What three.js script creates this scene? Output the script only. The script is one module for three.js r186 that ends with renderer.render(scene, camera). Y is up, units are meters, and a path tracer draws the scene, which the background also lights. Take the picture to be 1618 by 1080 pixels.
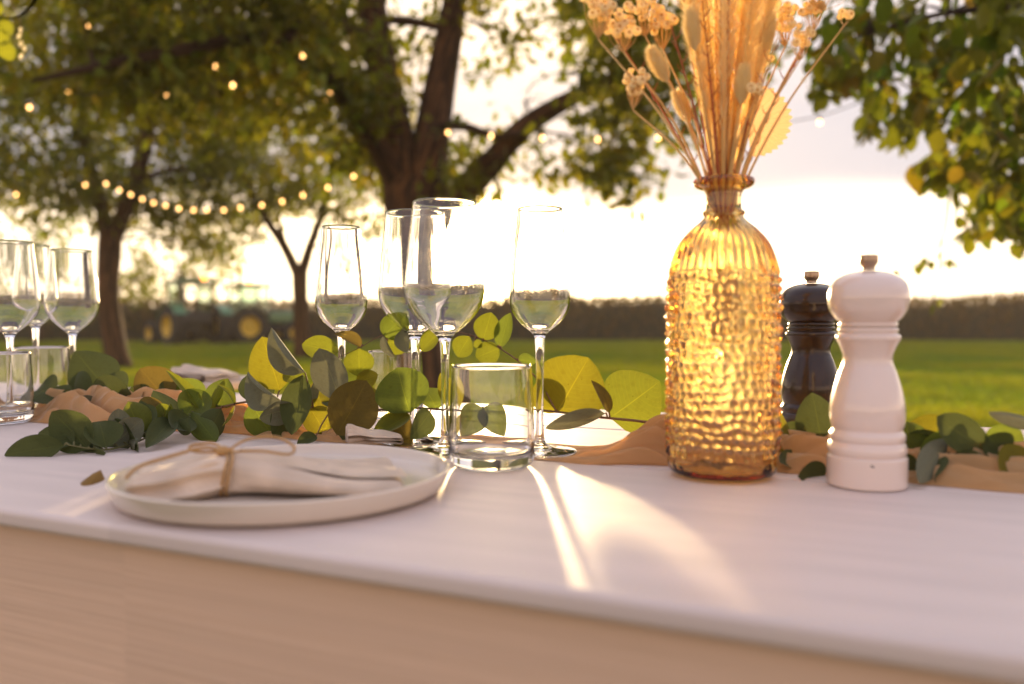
import * as THREE from 'three';
import { mergeGeometries } from 'three/addons/utils/BufferGeometryUtils.js';
import { RoundedBoxGeometry } from 'three/addons/geometries/RoundedBoxGeometry.js';

// ------------------------------------------------------------------ camera, sky, sun, exposure
const scene = new THREE.Scene();
const V = (x, y, z) => new THREE.Vector3(x, y, z);
const FPX = 1280, CX = 809, CY = 540, HORIZON = 510;
const TABLE = 0.76, EYE = 0.875;
const PITCH = Math.atan((CY - HORIZON) / FPX);
const camera = new THREE.PerspectiveCamera(2 * Math.atan(CY / FPX) * 180 / Math.PI, 1024 / 684, 0.05, 2000);
camera.position.set(0, EYE, 0);
camera.rotation.x = -PITCH;
camera.focus = 0.8;
camera.userData.fStop = camera.getFocalLength() / 8.2;
camera.updateMatrixWorld();

const SUN = V(-0.031, 0.0815, -1).normalize();
const SKY_GAIN = 1.0, EXPOSURE = 2.6;
scene.fog = new THREE.FogExp2(new THREE.Color(1.0, 0.84, 0.62), 0.0015);
{
  const W = 1024, H = 512, data = new Float32Array(W * H * 4);
  const hash = (x, y) => { const s = Math.sin(x * 127.1 + y * 311.7) * 43758.5453; return s - Math.floor(s); };
  const vnoise = (x, y) => {
    const ix = Math.floor(x), iy = Math.floor(y), fx = x - ix, fy = y - iy, u = fx * fx * (3 - 2 * fx), v = fy * fy * (3 - 2 * fy);
    return THREE.MathUtils.lerp(THREE.MathUtils.lerp(hash(ix, iy), hash(ix + 1, iy), u), THREE.MathUtils.lerp(hash(ix, iy + 1), hash(ix + 1, iy + 1), u), v);
  };
  const fbm = (x, y) => { let s = 0, a = 0.5; for (let i = 0; i < 5; i++) { s += a * vnoise(x, y); x = x * 2.03 + 7.1; y = y * 2.03 + 3.7; a *= 0.5; } return s; };
  const ss = (a, b, x) => { const t = Math.min(1, Math.max(0, (x - a) / (b - a))); return t * t * (3 - 2 * t); };
  for (let r = 0; r < H; r++) {
    const up = ((r + 0.5) / H - 0.5) * Math.PI, y = Math.sin(up), deg = up * 180 / Math.PI;
    for (let c = 0; c < W; c++) {
      const az = ((c + 0.5) / W - 0.5) * 2 * Math.PI, x = Math.cos(az) * Math.cos(up), z = Math.sin(az) * Math.cos(up);
      const cosA = Math.min(1, x * SUN.x + y * SUN.y + z * SUN.z), ang = Math.acos(cosA) * 180 / Math.PI;
      const e = Math.max(0, deg), h = Math.exp(-e / 9), m = Math.exp(-e / 34);
      const belt = Math.exp(-Math.pow((e - 9) / 16, 2)) * Math.max(0, 0.25 - 0.75 * (x * SUN.x + z * SUN.z));     // the rosy belt opposite the low sun
      const col = [0.235 + 0.17 * m + 0.22 * h + 0.26 * belt, 0.245 + 0.115 * m + 0.12 * h + 0.11 * belt, 0.36 + 0.02 * m - 0.05 * h + 0.05 * belt];
      // thin cloud sheet on a plane overhead, lying in streaks near the horizon
      const k = 1 / (Math.max(y, 0) + 0.07), n = fbm(x * k * 1.3 + 11, z * k * 1.3 + 5), n2 = fbm(az * 5 + 3, deg * 0.55);
      const sheet = ss(0.40, 0.66, n) * ss(15, 24, e);
      const bank = ss(7.4, 9.4, e + (n2 - 0.5) * 1.6) * (1 - ss(13, 26, e + (n2 - 0.5) * 8));
      const wide = Math.exp(-ang / 26), near = Math.exp(-ang / 10), core = Math.exp(-Math.pow(ang / 2.4, 2));
      const low = 1 - ss(6.5, 10.5, e + (n2 - 0.5) * 1.6);
      const g = [0.52 * wide + 2.6 * near + 70 * core, 0.345 * wide + 1.66 * near + 47 * core, 0.15 * wide + 0.62 * near + 20 * core];
      const strip = low * (0.16 + 0.5 * Math.exp(-ang / 40));
      for (let i = 0; i < 3; i++) {
        let L = col[i] + [strip, strip * 0.86, strip * 0.62][i];
        L = THREE.MathUtils.lerp(L, [0.34, 0.365, 0.42][i] * (0.9 + 0.5 * wide), 0.72 * sheet);
        L = THREE.MathUtils.lerp(L, [0.235, 0.243, 0.288][i], 0.88 * bank);
        L += g[i] * (1 - 0.78 * bank);
        data[(r * W + c) * 4 + i] = Math.max(0.01, L * SKY_GAIN);
      }
      data[(r * W + c) * 4 + 3] = 1;
    }
  }
  const sky = new THREE.DataTexture(data, W, H, THREE.RGBAFormat, THREE.FloatType);
  sky.mapping = THREE.EquirectangularReflectionMapping;
  sky.magFilter = THREE.LinearFilter; sky.needsUpdate = true;
  scene.background = sky; scene.environment = sky;
}
const sun = new THREE.DirectionalLight(new THREE.Color(1.0, 0.72, 0.38), 5);
sun.position.copy(SUN).multiplyScalar(120); sun.castShadow = true; sun.shadow.radius = 3;
Object.assign(sun.shadow.camera, { left: -40, right: 40, top: 30, bottom: -30, near: 1, far: 260 });
sun.shadow.mapSize.set(4096, 4096);
scene.add(sun, sun.target);

const renderer = new THREE.WebGLRenderer({ antialias: true });
renderer.toneMapping = THREE.LinearToneMapping;
renderer.toneMappingExposure = EXPOSURE;
renderer.shadowMap.enabled = true;

// ------------------------------------------------------------------ helpers
function rng(seed) { let a = seed >>> 0; return () => { a = (a + 0x6d2b79f5) | 0; let t = Math.imul(a ^ (a >>> 15), 1 | a); t = (t + Math.imul(t ^ (t >>> 7), 61 | t)) ^ t; return ((t ^ (t >>> 14)) >>> 0) / 4294967296; }; }
const R0 = rng(7);
const rr = (R, a, b) => a + (b - a) * R();
const gauss = (R) => { let s = 0; for (let i = 0; i < 6; i++) s += R(); return (s - 3) / 0.7071 * 0.7071; };
const lerp = THREE.MathUtils.lerp, clamp = THREE.MathUtils.clamp;
const smooth = (a, b, x) => { const t = clamp((x - a) / (b - a), 0, 1); return t * t * (3 - 2 * t); };
const hash3 = (x, y, z) => { const s = Math.sin(x * 127.1 + y * 311.7 + z * 74.7) * 43758.5453; return s - Math.floor(s); };
function noise3(x, y, z) {
  const ix = Math.floor(x), iy = Math.floor(y), iz = Math.floor(z), f = (t) => t * t * (3 - 2 * t), u = f(x - ix), v = f(y - iy), w = f(z - iz);
  const q = (k) => lerp(lerp(hash3(ix, iy, iz + k), hash3(ix + 1, iy, iz + k), u), lerp(hash3(ix, iy + 1, iz + k), hash3(ix + 1, iy + 1, iz + k), u), v);
  return lerp(q(0), q(1), w) * 2 - 1;
}
// a point of the place seen at photograph pixel (px, py), at a ground distance of D metres
function at(px, py, D) {
  const a = (px - CX) / FPX, b = -(py - CY) / FPX, s = Math.sin(PITCH), c = Math.cos(PITCH);
  const d = V(a, b * c - s, -(c + b * s));
  return d.multiplyScalar(D / -d.z).add(V(0, EYE, 0));
}
const onTable = (px, D, y = TABLE) => V((px - CX) / FPX * D, y, -D);
const U = V(0.912, 0, 0.41).normalize(), N = V(0.41, 0, -0.912).normalize();     // along and across the table
const onBoard = (s, n, y = TABLE) => V(U.x * s + N.x * n, y, U.z * s + N.z * n);

const used = new Map();
function numbered(n) { const k = used.get(n) ?? 0; used.set(n, k + 1); return k ? n + '_' + String(k).padStart(3, '0') : n; }
function thing(name, label, category, pos = V(0, 0, 0), group) {
  const o = new THREE.Group(); o.name = numbered(name); o.position.copy(pos);
  o.userData = { label, category }; if (group) o.userData.group = group;
  scene.add(o); return o;
}
function obj(name, geometry, material, parent) {
  const m = new THREE.Mesh(geometry, material); m.name = parent ? name : numbered(name);
  m.castShadow = m.receiveShadow = true; (parent ?? scene).add(m); return m;
}
function tag(o, label, category, group) { o.userData.label = label; o.userData.category = category; if (group) o.userData.group = group; return o; }

function tube(pts, radii, seg = 24, rad = 8, closed = false) {
  const curve = new THREE.CatmullRomCurve3(pts, false, 'centripetal');
  const F = curve.computeFrenetFrames(seg, false), pos = [], nor = [], uv = [], idx = [];
  const len = curve.getLength();
  for (let i = 0; i <= seg; i++) {
    const t = i / seg, p = curve.getPoint(t), f = t * (radii.length - 1), k = Math.min(radii.length - 2, Math.floor(f)), r = radii.length === 1 ? radii[0] : lerp(radii[k], radii[k + 1], f - k);
    for (let j = 0; j <= rad; j++) {
      const a = j / rad * Math.PI * 2, n = F.normals[i].clone().multiplyScalar(Math.cos(a)).addScaledVector(F.binormals[i], Math.sin(a));
      pos.push(p.x + n.x * r, p.y + n.y * r, p.z + n.z * r); nor.push(n.x, n.y, n.z); uv.push(j / rad, t * len);
    }
  }
  for (let i = 0; i < seg; i++) for (let j = 0; j < rad; j++) { const a = i * (rad + 1) + j, b = a + rad + 1; idx.push(a, a + 1, b, b, a + 1, b + 1); }
  for (const [row, flip] of [[0, 1], [seg, 0]]) {     // end caps
    const c = pos.length / 3, p = curve.getPoint(row / seg), n = curve.getTangent(row / seg).multiplyScalar(flip ? -1 : 1);
    pos.push(p.x, p.y, p.z); nor.push(n.x, n.y, n.z); uv.push(0.5, 0);
    for (let j = 0; j < rad; j++) { const a = row * (rad + 1) + j; flip ? idx.push(c, a + 1, a) : idx.push(c, a, a + 1); }
  }
  const g = new THREE.BufferGeometry();
  g.setAttribute('position', new THREE.Float32BufferAttribute(pos, 3)); g.setAttribute('normal', new THREE.Float32BufferAttribute(nor, 3));
  g.setAttribute('uv', new THREE.Float32BufferAttribute(uv, 2)); g.setIndex(idx); return g;
}
function gridGeometry(nu, nv, f, wrapU = false) {
  const pos = [], uv = [], idx = [];
  for (let i = 0; i <= nu; i++) for (let j = 0; j <= nv; j++) { const p = f(i / nu, j / nv); pos.push(p.x, p.y, p.z); uv.push(p.u ?? i / nu, p.v ?? j / nv); }
  for (let i = 0; i < nu; i++) for (let j = 0; j < nv; j++) { const a = i * (nv + 1) + j, b = a + nv + 1; idx.push(a, b, a + 1, b, b + 1, a + 1); }
  const g = new THREE.BufferGeometry();
  g.setAttribute('position', new THREE.Float32BufferAttribute(pos, 3)); g.setAttribute('uv', new THREE.Float32BufferAttribute(uv, 2));
  g.setIndex(idx); g.computeVertexNormals();
  if (wrapU) { const n = g.attributes.normal, w = V(); for (let j = 0; j <= nv; j++) { const a = j, b = nu * (nv + 1) + j; w.set(n.getX(a) + n.getX(b), n.getY(a) + n.getY(b), n.getZ(a) + n.getZ(b)).normalize(); n.setXYZ(a, w.x, w.y, w.z); n.setXYZ(b, w.x, w.y, w.z); } }
  return g;
}
// smooths a list of [r, y] corners into a lathe profile; a point with a third entry stays sharp
function profile(list, per = 6) {
  const out = []; let run = [];
  const flush = () => { if (run.length > 1) { const c = new THREE.SplineCurve(run.map((p) => new THREE.Vector2(p[0], p[1]))); c.getPoints((run.length - 1) * per).forEach((p, i) => { if (!out.length || i) out.push(p); }); } };
  for (const p of list) { run.push(p); if (p[2]) { flush(); if (!out.length) out.push(new THREE.Vector2(p[0], p[1])); run = [p]; } }
  flush(); out.forEach((p) => { p.x = Math.max(p.x, 0); }); return out;
}
const lathe = (list, seg = 72, per = 6) => new THREE.LatheGeometry(profile(list, per), seg);
const moved = (g, x, y, z) => g.translate(x, y, z);

// ------------------------------------------------------------------ textures
function canvasTexture(w, h, draw, srgb = true) {
  const c = document.createElement('canvas'); c.width = w; c.height = h; draw(c.getContext('2d'), w, h);
  const t = new THREE.CanvasTexture(c); if (srgb) t.colorSpace = THREE.SRGBColorSpace;
  t.wrapS = t.wrapT = THREE.RepeatWrapping; t.magFilter = THREE.LinearFilter; return t;
}
function dataTexture(w, h, f, srgb = false) {
  const d = new Uint8Array(w * h * 4);
  for (let y = 0; y < h; y++) for (let x = 0; x < w; x++) { const v = f(x / w, y / h), o = (y * w + x) * 4, a = Array.isArray(v) ? v : [v, v, v]; for (let c = 0; c < 3; c++) d[o + c] = clamp(a[c], 0, 1) * 255; d[o + 3] = 255; }
  const t = new THREE.DataTexture(d, w, h); t.wrapS = t.wrapT = THREE.RepeatWrapping; t.magFilter = THREE.LinearFilter; if (srgb) t.colorSpace = THREE.SRGBColorSpace; t.needsUpdate = true; return t;
}
const again = (t, u, v) => { const c = t.clone(); c.repeat.set(u, v); c.needsUpdate = true; return c; };
const tile = (x, y, z, p) => noise3(Math.cos(x * 6.2832) * p / 6.2832 + 9, Math.sin(x * 6.2832) * p / 6.2832 + y * z, y * 3.1);
const leafTex = canvasTexture(256, 256, (g, w, h) => {
  const R = rng(21);
  g.fillStyle = '#d2d2d2'; g.fillRect(0, 0, w, h);
  for (let i = 0; i < 500; i++) { g.fillStyle = R() < 0.5 ? 'rgba(255,255,255,0.035)' : 'rgba(80,70,40,0.035)'; g.beginPath(); g.arc(R() * w, R() * h, 1 + R() * 9, 0, 7); g.fill(); }
  g.strokeStyle = 'rgba(255,250,215,0.85)'; g.lineWidth = 4; g.beginPath(); g.moveTo(w / 2, 0); g.lineTo(w / 2, h); g.stroke();
  for (let i = 0; i < 13; i++) for (const s of [-1, 1]) {
    g.strokeStyle = 'rgba(255,250,215,0.3)'; g.lineWidth = 1.6; const y = h - (i * 19 + R() * 6);
    g.beginPath(); g.moveTo(w / 2, y); g.quadraticCurveTo(w / 2 + s * w * 0.22, y - 16, w / 2 + s * w * 0.5, y - 62); g.stroke();
  }
  for (let i = 0; i < 9; i++) { g.fillStyle = 'rgba(90,60,20,0.3)'; g.beginPath(); g.arc(R() * w, R() * h, 0.6 + R() * 2.2, 0, 7); g.fill(); }
});
const barkTex = dataTexture(128, 256, (x, y) => 0.5 + 0.32 * tile(x, y, 7, 16) + 0.25 * tile(x, y, 26, 40));
const barkCol = dataTexture(128, 256, (x, y) => { const n = 0.55 + 0.28 * tile(x, y, 5, 12) + 0.2 * tile(x, y, 30, 40); return [n, n * 0.97, n * 0.93]; }, true);
const clothTex = dataTexture(256, 256, (x, y) => { const a = Math.sin(x * 6.2832 * 64), b = Math.sin(y * 6.2832 * 64); return 0.5 + 0.22 * a * b + 0.16 * b + 0.25 * (hash3(Math.floor(x * 64), Math.floor(y * 128), 3) - 0.5); });
const clothCol = dataTexture(256, 256, (x, y) => { const n = 0.93 + 0.06 * noise3(x * 5, y * 5, 2) + 0.05 * (hash3(Math.floor(y * 256), 5, 1) - 0.5); return [n, n, n]; }, true);
const woodTex = dataTexture(512, 256, (x, y) => {
  const w = y * 22 + 0.9 * noise3(x * 2.2, y * 3, 1) + 0.35 * noise3(x * 9, y * 9, 7), f = Math.sin(w * 6.28) * 0.5 + 0.5, s = noise3(x * 6, y * 180, 4) * 0.5 + 0.5;
  const n = 0.93 + 0.014 * f + 0.02 * s + 0.03 * noise3(x * 3, y * 5, 9); return [n, n * 0.975, n * 0.95];
}, true);
const paintBump = dataTexture(512, 256, (x, y) => 0.5 + 0.2 * noise3(x * 8, y * 160, 4) + 0.14 * noise3(x * 30, y * 30, 8) + 0.1 * noise3(x * 3, y * 60, 2));
const paintCol = dataTexture(512, 256, (x, y) => { const n = 0.93 + 0.035 * noise3(x * 4, y * 4, 3) + 0.025 * noise3(x * 9, y * 70, 5); return [n, n * 0.992, n * 0.985]; }, true);
const creaseTex = dataTexture(512, 256, (x, y) => { const w = noise3(x * 6, y * 5, 3) * 1.2; let v = 0; for (let k = 1; k < 4; k++) v += (1 - Math.abs(noise3(x * 5 * k + w, y * 11 * k + w * 2, k * 7))) / k; return v / 1.9; });
const gauzeCol = dataTexture(512, 256, (x, y) => { const n = 0.92 + 0.03 * noise3(x * 300, y * 3, 1) + 0.03 * noise3(x * 4, y * 160, 2) + 0.05 * noise3(x * 12, y * 9, 4); return [n, n * 0.98, n * 0.96]; }, true);
const speck = dataTexture(512, 512, (() => {
  const d = new Float32Array(512 * 512), R = rng(5);
  for (let i = 0; i < 1700; i++) { const cx = R() * 512, cy = R() * 512, r = 0.35 + R() * R() * 0.8; for (let y = -3; y <= 3; y++) for (let x = -3; x <= 3; x++) if (x * x + y * y < r * r) d[(((cy + y) & 511) * 512) + ((cx + x) & 511)] = 1; }
  return (x, y) => 0.0 + 0.24 * d[Math.floor(y * 512) * 512 + Math.floor(x * 512)];
})());

// ------------------------------------------------------------------ materials
const C = (r, g, b) => new THREE.Color().setRGB(r, g, b);
const std = (o) => new THREE.MeshStandardMaterial(o), phy = (o) => new THREE.MeshPhysicalMaterial(o);
const leafMat = (c, t = 0.5, o = {}) => phy({ color: c, roughness: 0.9, transmission: t, thickness: 0, side: THREE.DoubleSide, specularIntensity: 0.25, ...o });
const M = {
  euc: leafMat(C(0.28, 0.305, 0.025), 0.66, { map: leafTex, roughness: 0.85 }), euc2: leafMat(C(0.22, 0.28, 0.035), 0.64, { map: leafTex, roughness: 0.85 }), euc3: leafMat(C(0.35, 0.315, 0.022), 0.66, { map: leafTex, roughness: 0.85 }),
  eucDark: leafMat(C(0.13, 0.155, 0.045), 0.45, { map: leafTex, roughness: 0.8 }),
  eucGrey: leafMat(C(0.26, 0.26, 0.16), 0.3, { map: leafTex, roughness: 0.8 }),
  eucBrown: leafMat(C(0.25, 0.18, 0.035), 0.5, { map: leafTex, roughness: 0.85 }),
  vine: leafMat(C(0.46, 0.48, 0.03), 0.65, { map: leafTex }),
  stem: std({ color: C(0.16, 0.08, 0.035), roughness: 0.7 }),
  stemGreen: std({ color: C(0.13, 0.12, 0.04), roughness: 0.7 }),
  bark: std({ color: C(0.24, 0.115, 0.045), map: again(barkCol, 3, 0.6), bumpMap: again(barkTex, 3, 0.6), bumpScale: 0.03, roughness: 0.95 }),
  crown: leafMat(C(0.185, 0.20, 0.014), 0.62), crownNear: leafMat(C(0.23, 0.25, 0.014), 0.66, { map: leafTex }),
  white: std({ color: C(0.78, 0.665, 0.60), map: again(paintCol, 1.4, 1.4), bumpMap: again(paintBump, 2, 2), bumpScale: 0.0002, roughness: 0.55 }),
  tan: std({ color: C(0.83, 0.61, 0.45), map: again(woodTex, 0.45, 2.2), bumpMap: again(paintBump, 1.2, 5), bumpScale: 0.0006, roughness: 0.6 }),
  glass: phy({ color: C(1, 1, 1), roughness: 0.0, transmission: 1, thickness: 0.002, ior: 1.5 }),
  glassSpecks: phy({ color: C(1, 1, 1), roughness: 1.0, roughnessMap: again(speck, 2, 1), transmission: 1, thickness: 0.002, ior: 1.5 }),
  amber: phy({ color: C(1, 0.96, 0.88), roughness: 0.05, transmission: 1, thickness: 0.004, ior: 1.5, attenuationColor: C(1.0, 0.50, 0.055), attenuationDistance: 0.0225 }),
  linen: phy({ color: C(0.76, 0.60, 0.45), map: again(clothCol, 2, 2), bumpMap: again(clothTex, 3, 3), bumpScale: 0.0005, roughness: 0.95, sheen: 0.3, sheenColor: C(1, 0.95, 0.85), sheenRoughness: 0.6, side: THREE.DoubleSide }),
  gauze: leafMat(C(0.76, 0.50, 0.25), 0.6, { bumpMap: again(creaseTex, 0.35, 1), bumpScale: 0.006, roughness: 0.97, specularIntensity: 0.2 }),
  plate: phy({ color: C(0.68, 0.58, 0.47), roughness: 0.22, clearcoat: 0.5, clearcoatRoughness: 0.12 }),
  twine: std({ color: C(0.44, 0.25, 0.09), roughness: 0.8 }),
  millWhite: phy({ color: C(0.74, 0.60, 0.515), roughness: 0.3, clearcoat: 0.9, clearcoatRoughness: 0.06 }),
  millDark: phy({ color: C(0.028, 0.014, 0.007), roughness: 0.35, specularIntensity: 0.4, clearcoat: 0.5, clearcoatRoughness: 0.05 }),
  knob: std({ color: C(0.42, 0.30, 0.20), metalness: 0.75, roughness: 0.35 }),
  ink: std({ color: C(0.05, 0.04, 0.04), roughness: 0.6 }),
  straw: leafMat(C(0.97, 0.74, 0.30), 0.6), plume: leafMat(C(0.98, 0.80, 0.38), 0.68), cream: leafMat(C(0.97, 0.84, 0.50), 0.6),
  fan: leafMat(C(0.80, 0.52, 0.27), 0.45), strawStem: std({ color: C(0.62, 0.38, 0.13), roughness: 0.8 }), redStem: std({ color: C(0.35, 0.09, 0.03), roughness: 0.8 }),
  flower: leafMat(C(1.0, 0.84, 0.48), 0.5), flowerEye: std({ color: C(0.62, 0.34, 0.10), roughness: 0.9 }),
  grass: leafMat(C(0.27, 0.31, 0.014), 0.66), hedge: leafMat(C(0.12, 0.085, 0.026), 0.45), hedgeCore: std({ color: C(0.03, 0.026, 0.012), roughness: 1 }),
  wire: std({ color: C(0.02, 0.02, 0.02), roughness: 0.7 }),
  bulb: std({ color: C(0.9, 0.7, 0.4), emissive: C(1.0, 0.48, 0.15), emissiveIntensity: 4, roughness: 0.3 }),
  iron: std({ color: C(0.10, 0.06, 0.035), metalness: 0.6, roughness: 0.45 }),
  tractorGreen: phy({ color: C(0.03, 0.14, 0.04), roughness: 0.35, clearcoat: 0.5 }), tractorYellow: phy({ color: C(0.62, 0.40, 0.02), roughness: 0.45 }),
  rubber: std({ color: C(0.018, 0.017, 0.016), roughness: 0.9 }), darkMetal: std({ color: C(0.03, 0.03, 0.03), roughness: 0.6, metalness: 0.3 }), pane: phy({ color: C(0.75, 0.85, 0.8), transmission: 1, thickness: 0, roughness: 0.02 }),
  beacon: std({ color: C(0.9, 0.3, 0.05), emissive: C(1.0, 0.25, 0.03), emissiveIntensity: 5 }),
};

// ------------------------------------------------------------------ ground
{
  const tex = dataTexture(512, 512, (x, y) => { const n = 0.62 + 0.2 * noise3(x * 12, y * 12, 1) + 0.18 * noise3(x * 60, y * 60, 3) + 0.12 * (hash3(Math.floor(x * 512), Math.floor(y * 512), 2) - 0.5); return [n * 0.98, n, n * 0.8]; }, true);
  const g = new THREE.PlaneGeometry(260, 260, 1, 1).rotateX(-Math.PI / 2);
  const lawn = obj('lawn', g, std({ color: C(0.095, 0.14, 0.016), map: again(tex, 42, 42), bumpMap: again(tex, 150, 150), bumpScale: 0.03, roughness: 1 }));
  lawn.userData.kind = 'structure';
  const R = rng(11), blades = [];
  for (let i = 0; i < 9; i++) {
    const a = R() * 6.28, r = R() * 0.05, h = rr(R, 0.04, 0.085), lean = rr(R, 0.01, 0.045), w = 0.0045, bx = Math.cos(a * 3) * r, bz = Math.sin(a * 3) * r, ca = Math.cos(a), sa = Math.sin(a);
    const p = [bx - sa * w, 0, bz + ca * w, bx + sa * w, 0, bz - ca * w, bx + ca * lean * 0.35 - sa * w * 0.8, h * 0.6, bz + sa * lean * 0.35 + ca * w * 0.8, bx + ca * lean * 0.35 + sa * w * 0.8, h * 0.6, bz + sa * lean * 0.35 - ca * w * 0.8, bx + ca * lean, h, bz + sa * lean];
    const b = new THREE.BufferGeometry(); b.setAttribute('position', new THREE.Float32BufferAttribute(p, 3)); b.setIndex([0, 1, 2, 1, 3, 2, 2, 3, 4]); b.computeVertexNormals(); blades.push(b);
  }
  const tuft = mergeGeometries(blades), COUNT = 170000, im = new THREE.InstancedMesh(tuft, M.grass, COUNT), m = new THREE.Matrix4(), q = new THREE.Quaternion(), Y = V(0, 1, 0), col = new THREE.Color();
  for (let i = 0; i < COUNT; i++) {
    const d = 2.2 + 34 * Math.pow(R(), 1.7), x = (R() - 0.5) * (2.0 * d + 8), s = rr(R, 0.7, 1.25) * (1 + d * 0.035), n = noise3(x * 0.7, d * 0.7, 3);
    q.setFromAxisAngle(Y, R() * 6.28); m.compose(V(x, 0, -d), q, V(s, s * (0.8 + 0.25 * n), s)); im.setMatrixAt(i, m);
    col.setRGB(0.85 + 0.3 * n + 0.2 * R(), 0.9 + 0.12 * n + 0.15 * R(), 0.8); im.setColorAt(i, col);
  }
  im.name = 'grass'; im.castShadow = im.receiveShadow = true; im.userData = { kind: 'stuff', label: 'short green lawn grass behind the table', category: 'grass' }; scene.add(im);
}

// ------------------------------------------------------------------ leaves
function leafGeometry(L, W, cup, bend, tip, nu = 6, nv = 8) {          // base at 0, tip along +y, face towards +z
  return gridGeometry(nu, nv, (a, t) => {
    const w = W / 2 * Math.pow(Math.sin(Math.PI * Math.pow(t, tip)), 0.72), x = (a * 2 - 1) * w, k = bend * t;
    const y = Math.abs(bend) > 1e-3 ? L * Math.sin(k) / bend : L * t, z0 = Math.abs(bend) > 1e-3 ? L * (1 - Math.cos(k)) / bend : 0;
    return { x, y, z: z0 + cup * (a * 2 - 1) * (a * 2 - 1) * w, u: a, v: t };
  });
}
function flatLeaf(L, W, fold) {                                        // 8 triangles for far crowns
  const p = [0, 0, 0, -W * 0.42, L * 0.3, fold, 0, L * 0.32, 0, W * 0.42, L * 0.3, fold, -W * 0.4, L * 0.62, fold * 0.8, 0, L * 0.66, -fold * 0.3, W * 0.4, L * 0.62, fold * 0.8, 0, L, -fold];
  const g = new THREE.BufferGeometry(); g.setAttribute('position', new THREE.Float32BufferAttribute(p, 3));
  g.setAttribute('uv', new THREE.Float32BufferAttribute(p.flatMap((v, i) => i % 3 === 2 ? [] : i % 3 === 0 ? [v / W + 0.5] : [v / L]), 2));
  g.setIndex([0, 2, 1, 0, 3, 2, 1, 2, 4, 2, 5, 4, 2, 3, 5, 3, 6, 5, 4, 5, 7, 5, 6, 7]); g.computeVertexNormals(); return g;
}
// ------------------------------------------------------------------ trees
function crown(parent, blobs, per, size, mat, seed, opt = {}) {
  const R = rng(seed), mats = [], cols = [], q = new THREE.Quaternion(), e = new THREE.Euler();
  for (const [c, r, k = 1] of blobs) {
    const clusters = Math.max(3, Math.round(per * k * r.x * r.y * (opt.clusters ?? 5)));
    for (let i = 0; i < clusters; i++) {
      let p; do { p = V(R() * 2 - 1, R() * 2 - 1, R() * 2 - 1); } while (p.lengthSq() > 1);
      const cc = V(c.x + p.x * r.x, c.y + p.y * r.y, c.z + p.z * r.z);
      if (noise3(cc.x * 1.1, cc.y * 1.1, cc.z * 1.1 + seed) < (opt.gap ?? -0.35)) continue;
      const tone = 0.75 + 0.5 * R(), yel = R();
      for (let j = 0; j < (opt.leaves ?? 26); j++) {
        const sp = (opt.spread ?? 0.26);
        const pos = V(cc.x + gauss(R) * sp, cc.y + gauss(R) * sp * 0.75, cc.z + gauss(R) * sp);
        e.set(rr(R, 1.4, 3.4), R() * 6.28, rr(R, -0.7, 0.7), 'YXZ'); q.setFromEuler(e);
        const s = size * (R() < 0.2 ? rr(R, 0.35, 0.6) : rr(R, 0.7, 1.35));
        if (!opt.local) pos.sub(parent.position);
        mats.push(new THREE.Matrix4().compose(pos, q, V(s, s, s))); cols.push([tone * (0.85 + 0.3 * yel + 0.2 * R()), tone * (0.95 + 0.15 * R()), tone * 0.9]);
      }
    }
  }
  const im = new THREE.InstancedMesh(flatLeaf(1, 0.62, 0.08), mat, mats.length), col = new THREE.Color();
  mats.forEach((m, i) => { im.setMatrixAt(i, m); im.setColorAt(i, col.setRGB(...cols[i])); });
  im.name = 'crown'; im.userData.kind = 'stuff'; im.castShadow = im.receiveShadow = true; parent.add(im); return mats.length;
}
const wood = (pts, D) => pts.map(([x, y, r, d]) => [at(x, y, d ?? D), r * (d ?? D) / FPX]);
function limb(parent, name, pts, D, seg = 28, rad = 12) {
  const w = wood(pts, D).map(([p, r]) => [p.sub(parent.position), r]);
  obj(name, tube(w.map((a) => a[0]), w.map((a) => a[1]), seg, rad), M.bark, parent); return w;
}
function twigs(parent, ways, blobs, seed, r0 = 0.022) {                  // a bough from the nearest limb to each clump of foliage
  const R = rng(seed), pts = ways.flat();
  for (const [c] of blobs) {
    const cc = c.clone().sub(parent.position); let best = pts[0], bd = 1e9;
    for (const p of pts) { const d = p[0].distanceTo(cc); if (d < bd) { bd = d; best = p; } }
    const mid = best[0].clone().lerp(cc, 0.5).add(V(rr(R, -0.15, 0.15), rr(R, 0.02, 0.25), rr(R, -0.15, 0.15))), gs = [];
    const r = Math.min(r0, best[1] * 0.7);
    gs.push(tube([best[0], mid, cc], [r, r * 0.7, r * 0.3], 8, 6));
    for (let k = 0; k < 3; k++) { const s = mid.clone().lerp(cc, R()), e = cc.clone().add(V(rr(R, -0.5, 0.5), rr(R, -0.35, 0.35), rr(R, -0.5, 0.5))); gs.push(tube([s, s.clone().lerp(e, 0.5).add(V(0, 0.08, 0)), e], [r * 0.5, r * 0.35, r * 0.15], 5, 5)); }
    obj('branch', mergeGeometries(gs), M.bark, parent);
  }
}
const blob = (px, py, D, rx, ry, rz, k = 1) => [at(px, py, D), V(rx, ry, rz), k];
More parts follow.
